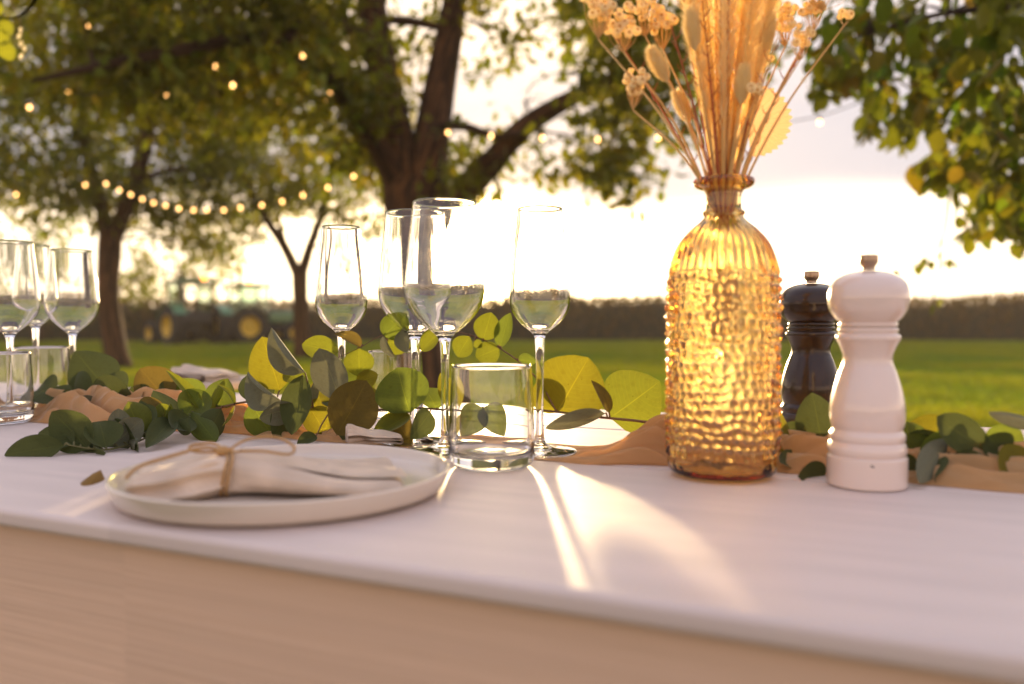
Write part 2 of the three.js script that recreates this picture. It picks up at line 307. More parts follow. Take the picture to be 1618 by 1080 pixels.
{
  // the big tree behind the glasses
  const big = thing('large_tree', 'large thick-trunked tree forking into heavy limbs behind the tall wine glasses', 'tree', V(at(668, 640, 8.5).x, 0, -8.5)), W = [];
  const base = big.position.y;
  W.push(limb(big, 'trunk', [[672, 668, 56], [668, 600, 39], [660, 480, 34], [653, 380, 36], [648, 310, 43], [646, 280, 34]], 8.5, 26, 18));
  W.push(limb(big, 'limb', [[640, 330, 34], [630, 240, 30], [610, 140, 26], [592, 40, 24], [578, -80, 20], [560, -260, 14]], 8.5));
  W.push(limb(big, 'limb', [[668, 330, 36], [680, 230, 30], [696, 130, 25, 8.7], [714, 30, 21, 8.9], [735, -100, 16, 9.1], [760, -260, 10, 9.3]], 8.5));
  W.push(limb(big, 'limb', [[676, 360, 30], [720, 318, 25], [772, 262, 21, 8.3], [830, 200, 17, 8.0], [910, 152, 13, 7.7], [1010, 105, 8, 7.4], [1110, 70, 4, 7.2]], 8.5));
  W.push(limb(big, 'limb', [[636, 300, 24], [590, 220, 17, 8.2], [552, 172, 13, 7.9], [520, 128, 9, 7.6], [470, 92, 5, 7.3]], 8.5));
  W.push(limb(big, 'limb', [[600, 80, 14], [520, 30, 12, 7.8], [440, 60, 11, 7.2], [350, 68, 10, 6.8], [270, 82, 9, 6.5], [150, 106, 7, 6.3], [50, 128, 3, 6.2]], 8.4, 32));
  W.push(limb(big, 'limb', [[684, 200, 9, 8.5], [735, 200, 7, 8.2], [790, 216, 5, 8.0], [850, 205, 3, 7.8]], 8.5, 16, 8));
  W.push(limb(big, 'limb', [[602, 30, 8, 8.5], [650, 34, 8, 8.6], [705, 45, 6, 8.8]], 8.5, 12, 8));
  const B = [
    blob(430, 60, 7.6, 1.0, 0.8, 1.3), blob(520, 110, 7.6, 0.7, 0.6, 1.0), blob(500, -60, 8, 1.4, 0.9, 1.5), blob(300, 20, 7.2, 1.1, 0.8, 1.2), blob(330, 160, 7.6, 0.8, 0.5, 1.0), blob(170, 60, 7, 1.0, 0.7, 1.2),
    blob(560, 210, 8.8, 0.5, 0.45, 0.8), blob(490, 250, 9.2, 0.8, 0.45, 0.9, 0.8), blob(660, -40, 9, 1.1, 0.6, 1.4, 0.9), blob(640, 110, 9.6, 0.35, 0.5, 0.5, 0.8), blob(700, 250, 9.5, 0.5, 0.35, 0.7, 0.7),
    blob(830, -30, 8.2, 0.9, 0.45, 1.2, 0.7), blob(780, 60, 8.6, 0.4, 0.3, 0.8, 0.45), blob(950, 20, 7.6, 0.6, 0.55, 1.0, 0.9), blob(1010, 90, 7.2, 0.5, 0.5, 0.9, 1.1), blob(900, 120, 7.6, 0.5, 0.3, 0.8, 0.6),
    blob(830, 175, 7.8, 0.5, 0.3, 0.7, 0.7), blob(940, 205, 7.4, 0.65, 0.35, 0.7, 0.9), blob(1030, 200, 7.2, 0.4, 0.4, 0.6, 0.8), blob(760, 260, 8, 0.5, 0.35, 0.7, 0.8), blob(850, 270, 7.6, 0.6, 0.28, 0.6, 0.7),
    blob(960, 285, 7.2, 0.35, 0.3, 0.5, 0.6), blob(800, 345, 8, 0.3, 0.14, 0.4, 0.5), blob(1080, 20, 7.2, 0.8, 0.7, 1.0, 0.9), blob(700, -260, 9, 2.6, 0.9, 2.2, 0.5), blob(300, -200, 8, 2, 0.8, 2, 0.5),
  ];
  twigs(big, W, B, 3); crown(big, B, 1, 0.125, M.crown, 31, { clusters: 60, leaves: 42, gap: -0.24, spread: 0.22 });
  // slender forked trees on the left
  const t1 = thing('orchard_tree', 'slender dark tree with a low Y fork behind the leftmost wine glasses', 'tree', V(at(185, 585, 15.3).x, 0, -15.3)), W1 = [];
  W1.push(limb(t1, 'trunk', [[190, 590, 24], [184, 560, 18], [172, 470, 16], [174, 390, 18], [176, 362, 17]], 15.3, 20, 12));
  W1.push(limb(t1, 'limb', [[172, 380, 13], [158, 310, 10], [138, 240, 9], [130, 150, 7], [120, 60, 5], [110, -60, 3]], 15.3));
  W1.push(limb(t1, 'limb', [[178, 380, 14], [206, 310, 12], [228, 240, 11], [240, 170, 9], [234, 90, 8], [228, 0, 6], [220, -100, 3]], 15.3));
  W1.push(limb(t1, 'limb', [[214, 290, 6], [260, 270, 5], [320, 265, 3]], 15.3, 14, 8));
  const B1 = [blob(150, 180, 15, 1.5, 1.2, 1.6), blob(60, 120, 14.6, 1.5, 1.3, 1.6, 0.7), blob(250, 230, 15, 1.4, 0.9, 1.5), blob(120, 300, 15, 1.2, 0.55, 1.3), blob(330, 180, 15.5, 1.2, 0.9, 1.4, 0.8), blob(220, 60, 15, 1.8, 1.3, 1.6), blob(60, -60, 15, 2.4, 1.3, 2, 0.7), blob(300, 320, 16, 1.1, 0.4, 1.2, 0.8), blob(30, 260, 15, 1.3, 0.6, 1.2), blob(90, 350, 16, 0.7, 0.25, 0.8, 0.5), blob(250, 380, 17, 0.9, 0.35, 1.0, 0.6), blob(330, 390, 18, 0.9, 0.3, 1.0, 0.55), blob(230, 440, 17.5, 0.5, 0.35, 0.8, 0.7), blob(40, 390, 17, 0.8, 0.4, 1.0, 0.5)];
  twigs(t1, W1, B1, 4, 0.03); crown(t1, B1, 1, 0.16, M.crown, 32, { clusters: 46, leaves: 44, gap: -0.2, spread: 0.32 });
  const t2 = thing('orchard_tree', 'slender dark tree with a V fork seen left of the left champagne flute', 'tree', V(at(478, 568, 19.5).x, 0, -19.5)), W2 = [];
  W2.push(limb(t2, 'trunk', [[482, 568, 19], [478, 540, 14], [475, 480, 12], [474, 432, 13], [474, 420, 11]], 19.5, 16, 12));
  W2.push(limb(t2, 'limb', [[472, 436, 9], [448, 386, 8], [420, 344, 6], [392, 290, 5], [375, 220, 3]], 19.5));
  W2.push(limb(t2, 'limb', [[476, 436, 9], [490, 390, 8], [506, 345, 6], [520, 290, 5], [530, 220, 3]], 19.5));
  W2.push(limb(t2, 'limb', [[456, 402, 4], [440, 330, 3], [460, 270, 2]], 19.5, 12, 8));
  const B2 = [blob(400, 290, 19.5, 1.5, 0.9, 1.6), blob(520, 290, 19.5, 1.4, 0.8, 1.6, 0.8), blob(460, 220, 19.5, 1.8, 1, 1.8), blob(340, 350, 20, 0.9, 0.5, 1.2, 0.8), blob(560, 350, 20, 0.9, 0.4, 1.2, 0.6), blob(430, 100, 19.5, 2.4, 1.6, 2, 0.7), blob(560, 410, 20, 0.8, 0.35, 1, 0.5), blob(400, 375, 20, 0.8, 0.3, 1, 0.5)];
  twigs(t2, W2, B2, 5, 0.03); crown(t2, B2, 1, 0.17, M.crown, 33, { clusters: 38, leaves: 42, gap: -0.2, spread: 0.36 });
  const t0 = thing('orchard_tree', 'dark leaning tree limb and crown at the far left edge behind the glasses', 'tree', V(at(-150, 580, 16).x, 0, -16)), W0 = [];
  W0.push(limb(t0, 'trunk', [[-150, 580, 22], [-150, 480, 17], [-140, 380, 16]], 16, 12, 10));
  W0.push(limb(t0, 'limb', [[-140, 385, 12], [-80, 260, 9], [-30, 180, 7], [10, 80, 4]], 16));
  const B0 = [blob(-60, 160, 16, 1.6, 1.4, 1.5), blob(0, 320, 16.5, 1.0, 0.5, 1.2, 0.9), blob(-120, 60, 16, 2, 1.4, 1.6)];
  twigs(t0, W0, B0, 6, 0.03); crown(t0, B0, 1, 0.16, M.crown, 34, { clusters: 18, leaves: 32, gap: -0.24, spread: 0.34 });
  const t3 = thing('orchard_tree', 'small bushy tree with low crown standing right behind the parked tractors', 'tree', V(at(285, 540, 36).x, 0, -36)), W3 = [];
  W3.push(limb(t3, 'trunk', [[285, 541, 8], [284, 500, 6], [286, 440, 6]], 36, 10, 8));
  const B3 = [blob(240, 420, 36, 1.8, 1.2, 1.6), blob(310, 400, 36, 1.8, 1.5, 1.6), blob(285, 340, 36, 2.2, 1.6, 1.8), blob(215, 470, 36, 1.1, 0.8, 1.2), blob(340, 455, 36, 0.9, 0.8, 1.2), blob(370, 410, 37, 1.0, 1.0, 1.4, 0.6), blob(250, 350, 36, 2, 1, 1.6, 0.7)];
  twigs(t3, W3, B3, 7, 0.04); crown(t3, B3, 1, 0.25, M.crown, 35, { clusters: 9, leaves: 36, gap: -0.15, spread: 0.5 });
  const t4 = thing('orchard_tree', 'bushy yellow-green tree beyond the leftmost tree trunk', 'tree', V(at(60, 540, 34).x, 0, -34)), W4 = [];
  W4.push(limb(t4, 'trunk', [[60, 542, 9], [62, 500, 7], [60, 440, 6]], 34, 10, 8));
  const B4 = [blob(30, 430, 34, 1.8, 1.0, 1.6), blob(100, 450, 34, 1.4, 0.9, 1.6), blob(60, 380, 34, 1.6, 0.8, 1.6, 0.7), blob(-40, 440, 34, 1.6, 1.1, 1.4)];
  twigs(t4, W4, B4, 8, 0.04); crown(t4, B4, 1, 0.25, M.crown, 36, { clusters: 9, leaves: 36, gap: -0.15, spread: 0.5 });
  // the near tree whose leafy boughs hang in from the right
  const nt = thing('overhanging_tree', 'near tree whose broad-leaved boughs hang into the top right corner', 'tree', V(at(2150, 700, 3.9).x, 0, -3.9)), WN = [], D = 3.3;
  WN.push(limb(nt, 'trunk', [[2150, 870, 60, 3.9], [2140, 500, 48, 3.9], [2100, 100, 44, 3.9], [2080, -200, 38, 3.9]], 3.9, 16, 14));
  WN.push(limb(nt, 'limb', [[2105, 140, 26, 3.9], [1900, 20, 16, 3.6], [1700, 10, 9, 3.4], [1500, 20, 5, 3.2], [1380, 50, 3, 3.1]], D));
  WN.push(limb(nt, 'limb', [[2110, 220, 22, 3.9], [1850, 170, 12, 3.6], [1680, 190, 7, 3.4], [1560, 230, 4, 3.2], [1500, 300, 2, 3.1]], D));
  const near = [[1310, 70, 34, 45, 0.6], [1360, 110, 45, 45, 1], [1370, 185, 12, 26, 0.5], [1420, 40, 70, 55, 1.6], [1460, 120, 60, 60, 1.6], [1530, 60, 90, 70, 2.2], [1590, 130, 70, 80, 2.2], [1540, 200, 60, 50, 1.5], [1480, 265, 40, 26, 0.8], [1560, 275, 60, 50, 1.5], [1600, 330, 35, 40, 0.9], [1545, 350, 32, 24, 0.6], [1630, 220, 60, 90, 1.6], [1340, 20, 50, 40, 0.8], [1500, -40, 150, 50, 1.4], [1300, 120, 26, 30, 0.5], [1420, 190, 30, 30, 0.5], [1600, 20, 60, 60, 2], [1570, 240, 50, 60, 1.5]];
  const R = rng(77), geo = [leafGeometry(1, 0.66, 0.25, 0.5, 0.82, 4, 6), leafGeometry(1, 0.6, 0.4, -0.6, 0.85, 4, 6), leafGeometry(1, 0.7, 0.15, 0.9, 0.8, 4, 6)], e = new THREE.Euler(), all = [];
  const put = (px, py, d, s, rot) => all.push([at(px, py, d).sub(nt.position), s, rot]);
  for (const [px, py, sx, sy, k] of near) {
    const n = Math.round(60 * k);
    for (let i = 0; i < n; i++) put(px + gauss(R) * sx * 0.7, py + gauss(R) * sy * 0.7, D + gauss(R) * 0.35, rr(R, 0.055, 0.105), [rr(R, 1.8, 3.5), R() * 6.28, rr(R, -0.6, 0.6)]);
  }
  for (const [px, py, n] of [[1460, 412, 6], [1490, 405, 5], [1475, 470, 2], [1420, 425, 1], [1600, 375, 4], [1615, 400, 2], [1350, 205, 2], [1290, 150, 3]]) for (let i = 0; i < n; i++) put(px + gauss(R) * 10, py + gauss(R) * 8, 3.1 + R() * 0.1, rr(R, 0.035, 0.05), [rr(R, 2, 3.4), R() * 6.28, 0]);
  for (const [px, py, s, rx, ry] of [[1365, 170, 0.085, 2.9, 0.9], [1378, 148, 0.075, 2.5, -0.8], [1535, 315, 0.085, 2.9, 0.8], [1520, 335, 0.07, 2.3, 1.4]]) put(px, py, 2.9, s, [rx, ry, 0.3]);
  const near2 = all.slice(-290), far2 = all.slice(0, -290);
  near2.forEach(([p, s, r], i) => { const l = obj('leaf', geo[i % 3], M.crownNear, nt); l.position.copy(p); l.rotation.set(r[0], r[1], r[2], 'YXZ'); l.scale.setScalar(s); });
  const im = new THREE.InstancedMesh(geo[0], M.crownNear, far2.length), q = new THREE.Quaternion(), col = new THREE.Color();
  far2.forEach(([p, s, r], i) => { im.setMatrixAt(i, new THREE.Matrix4().compose(p, q.setFromEuler(e.set(r[0], r[1], r[2], 'YXZ')), V(s, s, s))); im.setColorAt(i, col.setRGB(rr(R, 0.7, 1.4), rr(R, 0.8, 1.25), 0.9)); });
  im.name = 'crown'; im.userData.kind = 'stuff'; im.castShadow = true; nt.add(im);
  const tw = []; for (let i = 0; i < near.length; i++) { const [px, py] = near[i], a = at(px, py, D).sub(nt.position), ps = WN.slice(1).flat(); let b = ps[0]; for (const p of ps) if (p[0].distanceTo(a) < b[0].distanceTo(a)) b = p; tw.push(tube([b[0], b[0].clone().lerp(a, 0.5).add(V(0, 0.05, 0)), a], [Math.min(0.008, b[1]), 0.005, 0.002], 8, 6)); }
  for (const w of [[[1500, 300, 2], [1490, 370, 1.4], [1470, 405, 1.2], [1430, 424, 0.8]], [[1490, 380, 1.2], [1482, 430, 1], [1475, 470, 0.8]], [[1600, 330, 2], [1612, 380, 1.4], [1620, 410, 1]]]) tw.push(tube(w.map(([x, y]) => at(x, y, 3.1).sub(nt.position)), w.map((a) => a[2] * 3.1 / FPX), 10, 6));
  tw.forEach((g) => obj('twig', g, M.bark, nt));
}
// ------------------------------------------------------------------ hedge along the far side of the lawn
{
  const D = 37, R = rng(41), h = thing('hedge', 'long dark brownish hedge along the far side of the lawn', 'hedge', V(0, 0, -D - 2));
  const top = (x) => 1.88 + 0.24 * noise3(x * 0.21, 1, 2) + 0.13 * noise3(x * 0.8, 4, 2);
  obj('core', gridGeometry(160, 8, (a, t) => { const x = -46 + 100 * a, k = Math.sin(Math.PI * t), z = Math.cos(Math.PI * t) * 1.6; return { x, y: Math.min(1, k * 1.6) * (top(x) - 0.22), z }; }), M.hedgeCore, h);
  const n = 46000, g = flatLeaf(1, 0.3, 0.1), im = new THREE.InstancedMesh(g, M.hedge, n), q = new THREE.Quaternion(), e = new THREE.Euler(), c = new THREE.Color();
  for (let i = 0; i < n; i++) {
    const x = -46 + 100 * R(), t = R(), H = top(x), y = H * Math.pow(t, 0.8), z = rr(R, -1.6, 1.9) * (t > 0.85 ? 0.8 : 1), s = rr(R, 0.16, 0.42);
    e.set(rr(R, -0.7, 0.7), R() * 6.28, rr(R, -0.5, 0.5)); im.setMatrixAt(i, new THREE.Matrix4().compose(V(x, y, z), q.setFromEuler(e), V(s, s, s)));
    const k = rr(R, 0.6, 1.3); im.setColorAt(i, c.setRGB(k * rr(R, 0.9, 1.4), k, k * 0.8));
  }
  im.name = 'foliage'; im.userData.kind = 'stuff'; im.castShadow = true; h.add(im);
  for (const [px, top, w, label, d, seed] of [[1590, 462, 34, 'rounded dark treetop showing over the hedge at the right edge', 62, 51], [1160, 470, 60, 'low dark treetop showing over the hedge behind the bottle', 66, 52], [540, 470, 80, 'dark treetop over the hedge seen through the left champagne flute', 60, 53]]) {
    const p = at(px, 530, d), t = thing('distant_tree', label, 'tree', V(p.x, 0, -d)), r = w * d / FPX, H = at(px, top, d).y;
    obj('trunk', tube([V(0, 0, 0), V(0.1, H * 0.4, 0), V(0, H * 0.8, 0)], [0.18, 0.14, 0.06], 8, 8), M.bark, t);
    crown(t, [[V(0, H - r * 0.5, 0), V(r * 0.8, r * 0.5, r * 0.6)], [V(-r * 0.5, H - r * 0.8, 0), V(r * 0.6, r * 0.5, r * 0.5)], [V(r * 0.5, H - r * 0.85, 0), V(r * 0.6, r * 0.45, r * 0.5)]], 1, 0.4, M.hedge, seed, { clusters: 7, leaves: 20, spread: 0.4, local: true });
  }
}
// ------------------------------------------------------------------ tractors
function tractor(name, label, pos, turn, s) {
  const t = thing(name, label, 'tractor', pos, 'green tractors parked by the hedge'); t.rotation.y = turn; t.scale.setScalar(s);
  const rb = (w, h, d, x, y, z, r = 0.06) => new RoundedBoxGeometry(w, h, d, 3, r).translate(x, y, z);
  obj('hood', mergeGeometries([rb(1.5, 0.55, 0.7, 1.35, 1.25, 0, 0.12), rb(0.25, 0.5, 0.64, 2.1, 1.15, 0, 0.1)]), M.tractorGreen, t);
  obj('chassis', mergeGeometries([rb(2.5, 0.35, 0.42, 1.0, 0.75, 0), rb(0.8, 0.6, 0.7, -0.1, 0.85, 0)]), M.darkMetal, t);
  obj('cab_frame', mergeGeometries([[0.55, 0.62], [0.55, -0.62], [-0.75, 0.62], [-0.75, -0.62]].map(([x, z]) => rb(0.08, 1.3, 0.08, x, 1.95, z, 0.02)).concat([rb(1.4, 0.5, 1.3, -0.1, 1.15, 0, 0.08)])), M.darkMetal, t);
  obj('roof', rb(1.6, 0.16, 1.5, -0.1, 2.65, 0, 0.07), M.tractorGreen, t);
  for (const z of [0.62, -0.62]) obj('window', new THREE.BoxGeometry(1.2, 1.1, 0.012).translate(-0.1, 1.97, z), M.pane, t);
  for (const z of [0.98, -0.98]) {
    const tyre = (R, w) => { const g = new THREE.LatheGeometry(profile([[R * 0.55, -w / 2], [R * 0.9, -w / 2], [R, -w * 0.36, 1], [R, w * 0.36, 1], [R * 0.9, w / 2], [R * 0.55, w / 2]], 4), 40).rotateX(Math.PI / 2); const lug = []; for (let k = 0; k < 22; k++) lug.push(new THREE.BoxGeometry(0.06, 0.05, w * 0.5).rotateY(0.5).translate(0, R + 0.015, w * (k % 2 ? 0.2 : -0.2)).rotateZ(k / 22 * 6.283)); return mergeGeometries([g, ...lug]); };
    const rim = (R, w) => new THREE.LatheGeometry([[0, w * 0.1], [R * 0.2, w * 0.14], [R * 0.25, w * 0.05], [R * 0.45, 0.02], [R * 0.52, w * 0.35], [R * 0.58, w * 0.5]].map((p) => new THREE.Vector2(...p)), 32);
    for (const [x, R, w] of [[-0.55, 0.82, 0.48], [1.65, 0.52, 0.34]]) {
      const wheel = obj('wheel', tyre(R, w), M.rubber, t); wheel.position.set(x, R, z * (x > 0 ? 0.85 : 1));
      const r = obj('rim', rim(R, w).rotateX(z > 0 ? Math.PI / 2 : -Math.PI / 2), M.tractorYellow, wheel); r.position.z = 0;
    }
    obj('fender', gridGeometry(14, 2, (a, b) => { const k = 0.3 + 2.3 * a; return { x: -0.55 + Math.cos(k) * 0.93, y: 0.82 + Math.sin(k) * 0.93, z: z - 0.26 + b * 0.52 }; }), M.tractorGreen, t);
  }
  obj('exhaust', tube([V(0.95, 1.4, 0.25), V(0.95, 2.1, 0.25), V(0.95, 2.4, 0.3)], [0.05, 0.05, 0.045], 8, 8), M.darkMetal, t);
  obj('beacon_light', new THREE.SphereGeometry(0.09, 12, 8).translate(-0.3, 2.8, 0.5), M.beacon, t);
  obj('steering_wheel', new THREE.TorusGeometry(0.2, 0.02, 6, 20).rotateY(1.2).translate(0.3, 1.7, 0), M.darkMetal, t);
}
tractor('tractor', 'green tractor with large yellow wheel hubs, left one of the pair', V(at(300, 545, 31).x, 0, -31), Math.PI - 0.75, 0.92);
tractor('tractor', 'green tractor with yellow hubs parked right of the other one', V(at(398, 545, 33).x, 0, -33), 0.7, 0.9);

// ------------------------------------------------------------------ string lights
{
  const group = 'strings of festoon lights in the trees';
  const bulbG = lathe([[0, -0.052, 1], [0.012, -0.05], [0.021, -0.036], [0.022, -0.026], [0.014, -0.008], [0.010, 0, 1]], 14, 3), capG = lathe([[0, 0.03, 1], [0.011, 0.029, 1], [0.012, 0, 1], [0.0, -0.001]], 10, 2);
  const strings = [
    ['warm festoon string sagging low across the left trees to the big trunk', 10.5, [[-40, 312], [26, 305], [135, 290], [168, 288], [189, 298], [207, 305], [225, 312], [243, 318], [262, 322], [283, 327], [306, 329], [327, 329], [354, 329], [380, 325], [414, 321], [446, 315], [479, 305], [518, 293], [559, 275], [603, 249], [628, 235]], 8.4],
    ['warm festoon string running level right of the big trunk to the dried flowers', 7.9, [[672, 202], [708, 205], [776, 210], [857, 213], [945, 215], [1040, 212], [1160, 204], [1295, 187], [1420, 140]], 6],
    ['short steep festoon string descending left of the big tree', 7.2, [[440, 20], [457, 47], [478, 84], [492, 110], [508, 128], [523, 141], [548, 165]], 8.0],
    ['festoon string spanning level at mid height over the left trees', 7.4, [[-40, 180], [47, 165], [109, 140], [235, 153], [346, 158], [440, 157], [514, 154], [552, 170]], 8.1],
    ['uppermost festoon string slanting down at the left top', 6.6, [[60, 0], [138, 37], [255, 76], [342, 100], [420, 90]], 7.2],
    ['small festoon string crossing between the two longer left strings', 7.0, [[100, 160], [151, 152], [262, 144], [368, 130], [440, 100]], 7.4],
  ];
  for (const [label, d0, pts, d1] of strings) {
    const w = pts.map(([x, y], i) => at(x, y - 4, lerp(d0, d1, i / (pts.length - 1)))), t = thing('string_light', label, 'string lights', w[0], group);
    const loc = w.map((p) => p.clone().sub(w[0]));
    obj('wire', tube(loc, [0.004], pts.length * 8, 6), M.wire, t);
    for (let i = 1; i < loc.length - 1; i++) {
      const cap = obj('socket', capG, M.wire, t); cap.position.copy(loc[i]).y -= 0.03;
      const b = obj('bulb', bulbG, M.bulb, t); b.position.copy(cap.position); b.scale.setScalar(0.7);
      const l = new THREE.PointLight(C(1, 0.62, 0.28), 0.012); l.position.set(0, -0.03, 0); l.castShadow = false; b.add(l);
    }
  }
}
// ------------------------------------------------------------------ the table
{
  const t = thing('table', 'long white-topped wooden table with tan front, set for a meal', 'table', onBoard(-0.4, 0.68, 0));
  t.rotation.y = -Math.atan2(U.z, U.x);
  const L = 5.4, zOf = (n) => -(n - 0.68);                       // local z grows towards the camera
  for (const [n0, n1] of [[0.326, 0.628], [0.6295, 0.842], [0.8435, 0.936], [0.9375, 1.032]]) {
    const g = new RoundedBoxGeometry(L, 0.012, n1 - n0, 4, 0.004).translate(0, TABLE - 0.006, zOf((n0 + n1) / 2));
    const p = g.attributes.position, uv = g.attributes.uv; for (let i = 0; i < p.count; i++) uv.setXY(i, p.getX(i), p.getZ(i) * 1.0);
    obj('plank', g, M.white, t);
  }
  const flat = (w, h, d, x, y, z, r) => { const g = new RoundedBoxGeometry(w, h, d, 3, r).translate(x, y, z), p = g.attributes.position, uv = g.attributes.uv; for (let i = 0; i < p.count; i++) uv.setXY(i, p.getX(i), p.getY(i) + p.getZ(i) * 0.2); return g; };
  for (const z of [zOf(0.3475), zOf(1.010)]) obj('apron', flat(L - 0.02, 0.20, 0.022, 0, TABLE - 0.1125, z, 0.004), M.tan, t);
  for (const x of [-2.6, -1.3, 0, 1.3, 2.6]) obj('cross_rail', flat(0.05, 0.05, 0.63, x, TABLE - 0.038, 0, 0.004), M.tan, t);
  for (const x of [-2.55, -0.8, 0.9, 2.55]) for (const z of [0.27, -0.27]) obj('leg', flat(0.07, 0.72, 0.07, x, 0.361, z, 0.006), M.tan, t);
}
// ------------------------------------------------------------------ glassware
const glassBowl = (P, H) => P;
function stemGlass(label, kind, px, D, s, group, turn = 0) {
  const o = thing(kind === 'wine' ? 'wine_glass' : 'champagne_flute', label, kind === 'wine' ? 'wine glass' : 'flute', onTable(px, D, TABLE + 0.0006), group);
  o.scale.setScalar(s); o.rotation.y = turn;
  const w = 0.0011;                                                // wall
  const outer = kind === 'wine'
    ? [[0.0050, 0.098, 1], [0.0085, 0.104], [0.019, 0.113], [0.0305, 0.126], [0.0352, 0.141], [0.0347, 0.155], [0.0325, 0.178], [0.0298, 0.203], [0.0283, 0.2205, 1]]
    : [[0.0046, 0.101, 1], [0.0075, 0.106], [0.0170, 0.114], [0.0248, 0.125], [0.0268, 0.136], [0.0262, 0.150], [0.0240, 0.175], [0.0213, 0.199], [0.0197, 0.2145, 1]];
  const inner = outer.slice(1).reverse().map(([r, y], i) => i === 0 ? [r - w * 0.8, y, 1] : [Math.max(0.002, r - w * (1 + 0.4 * i / outer.length)), y + (i > outer.length - 5 ? 0.0026 : 0.0008)]);
  const H = outer.at(-1)[1], rim = outer.at(-1)[0];
  const pts = [...profile(outer, 6), new THREE.Vector2(rim - w * 0.25, H + 0.0006), ...profile([...inner, [0, outer[0][1] + 0.0095, 1]], 6)];
  obj('bowl', new THREE.LatheGeometry(pts, 80), M.glassSpecks, o);
  const r0 = outer[0][0], y0 = outer[0][1];
  obj('stem', lathe([[0.0058, 0.0085, 1], [0.0040, 0.016], [0.0033, 0.035], [0.0033, 0.06], [0.0037, 0.085], [r0, y0, 1]], 32, 6), M.glass, o);
  const f = kind === 'wine' ? 0.036 : 0.0325;
  obj('foot', lathe([[0, 0, 1], [f - 0.001, 0, 1], [f, 0.0010], [f - 0.0006, 0.0022], [f * 0.75, 0.0032], [f * 0.4, 0.0046], [0.0058, 0.0085, 1]], 64, 5), M.glass, o);
  return o;
}
function tumbler(label, px, D, group, s = 1) {
  const o = thing('water_tumbler', label, 'tumbler', onTable(px, D, TABLE + 0.0006), group); o.scale.setScalar(s);
  const outer = profile([[0, 0.0012, 1], [0.0250, 0.0, 1], [0.0300, 0.0008], [0.0338, 0.006], [0.0347, 0.016], [0.0343, 0.035], [0.0332, 0.06], [0.0318, 0.0805, 1]], 6);
  const inner = profile([[0.0302, 0.0805, 1], [0.0316, 0.06], [0.0327, 0.035], [0.0329, 0.018], [0.0305, 0.0115], [0.022, 0.0088], [0, 0.0082, 1]], 6);
  obj('body', new THREE.LatheGeometry([...outer, new THREE.Vector2(0.0310, 0.0811), ...inner], 88), M.glass, o);
}
stemGlass('tallest wine glass, standing just left of the clear tumbler at centre', 'wine', 703, 0.718, 1, 'wine glasses on the table');
stemGlass('wine glass half hidden behind the tallest centre glass', 'wine', 656, 0.785, 1, 'wine glasses on the table');
stemGlass('champagne flute just right of the centre tumbler, before the yellow leaves', 'flute', 853, 0.715, 1, 'champagne flutes on the table');
stemGlass('champagne flute standing left of the two centre wine glasses', 'flute', 540, 0.85, 1, 'champagne flutes on the table');
stemGlass('wine glass nearest the left tree trunk, right of its left-hand group', 'wine', 115, 1.14, 0.98, 'wine glasses on the table');
stemGlass('wine glass cut by the left edge of the photo', 'wine', 16, 1.02, 0.98, 'wine glasses on the table');
stemGlass('champagne flute between the two left-hand wine glasses', 'flute', 57, 1.16, 1.05, 'champagne flutes on the table');
tumbler('clear empty tumbler at centre front, beside the near plate', 777, 0.648, 'water tumblers on the table');
tumbler('clear tumbler at the left edge, before the left wine glasses', -2, 0.93, 'water tumblers on the table');
tumbler('clear tumbler behind the left-hand glasses, lit by yellow grass', 66, 1.09, 'water tumblers on the table', 1.02);
tumbler('clear tumbler behind the green leaves, below the centre wine glasses', 624, 0.985, 'water tumblers on the table');

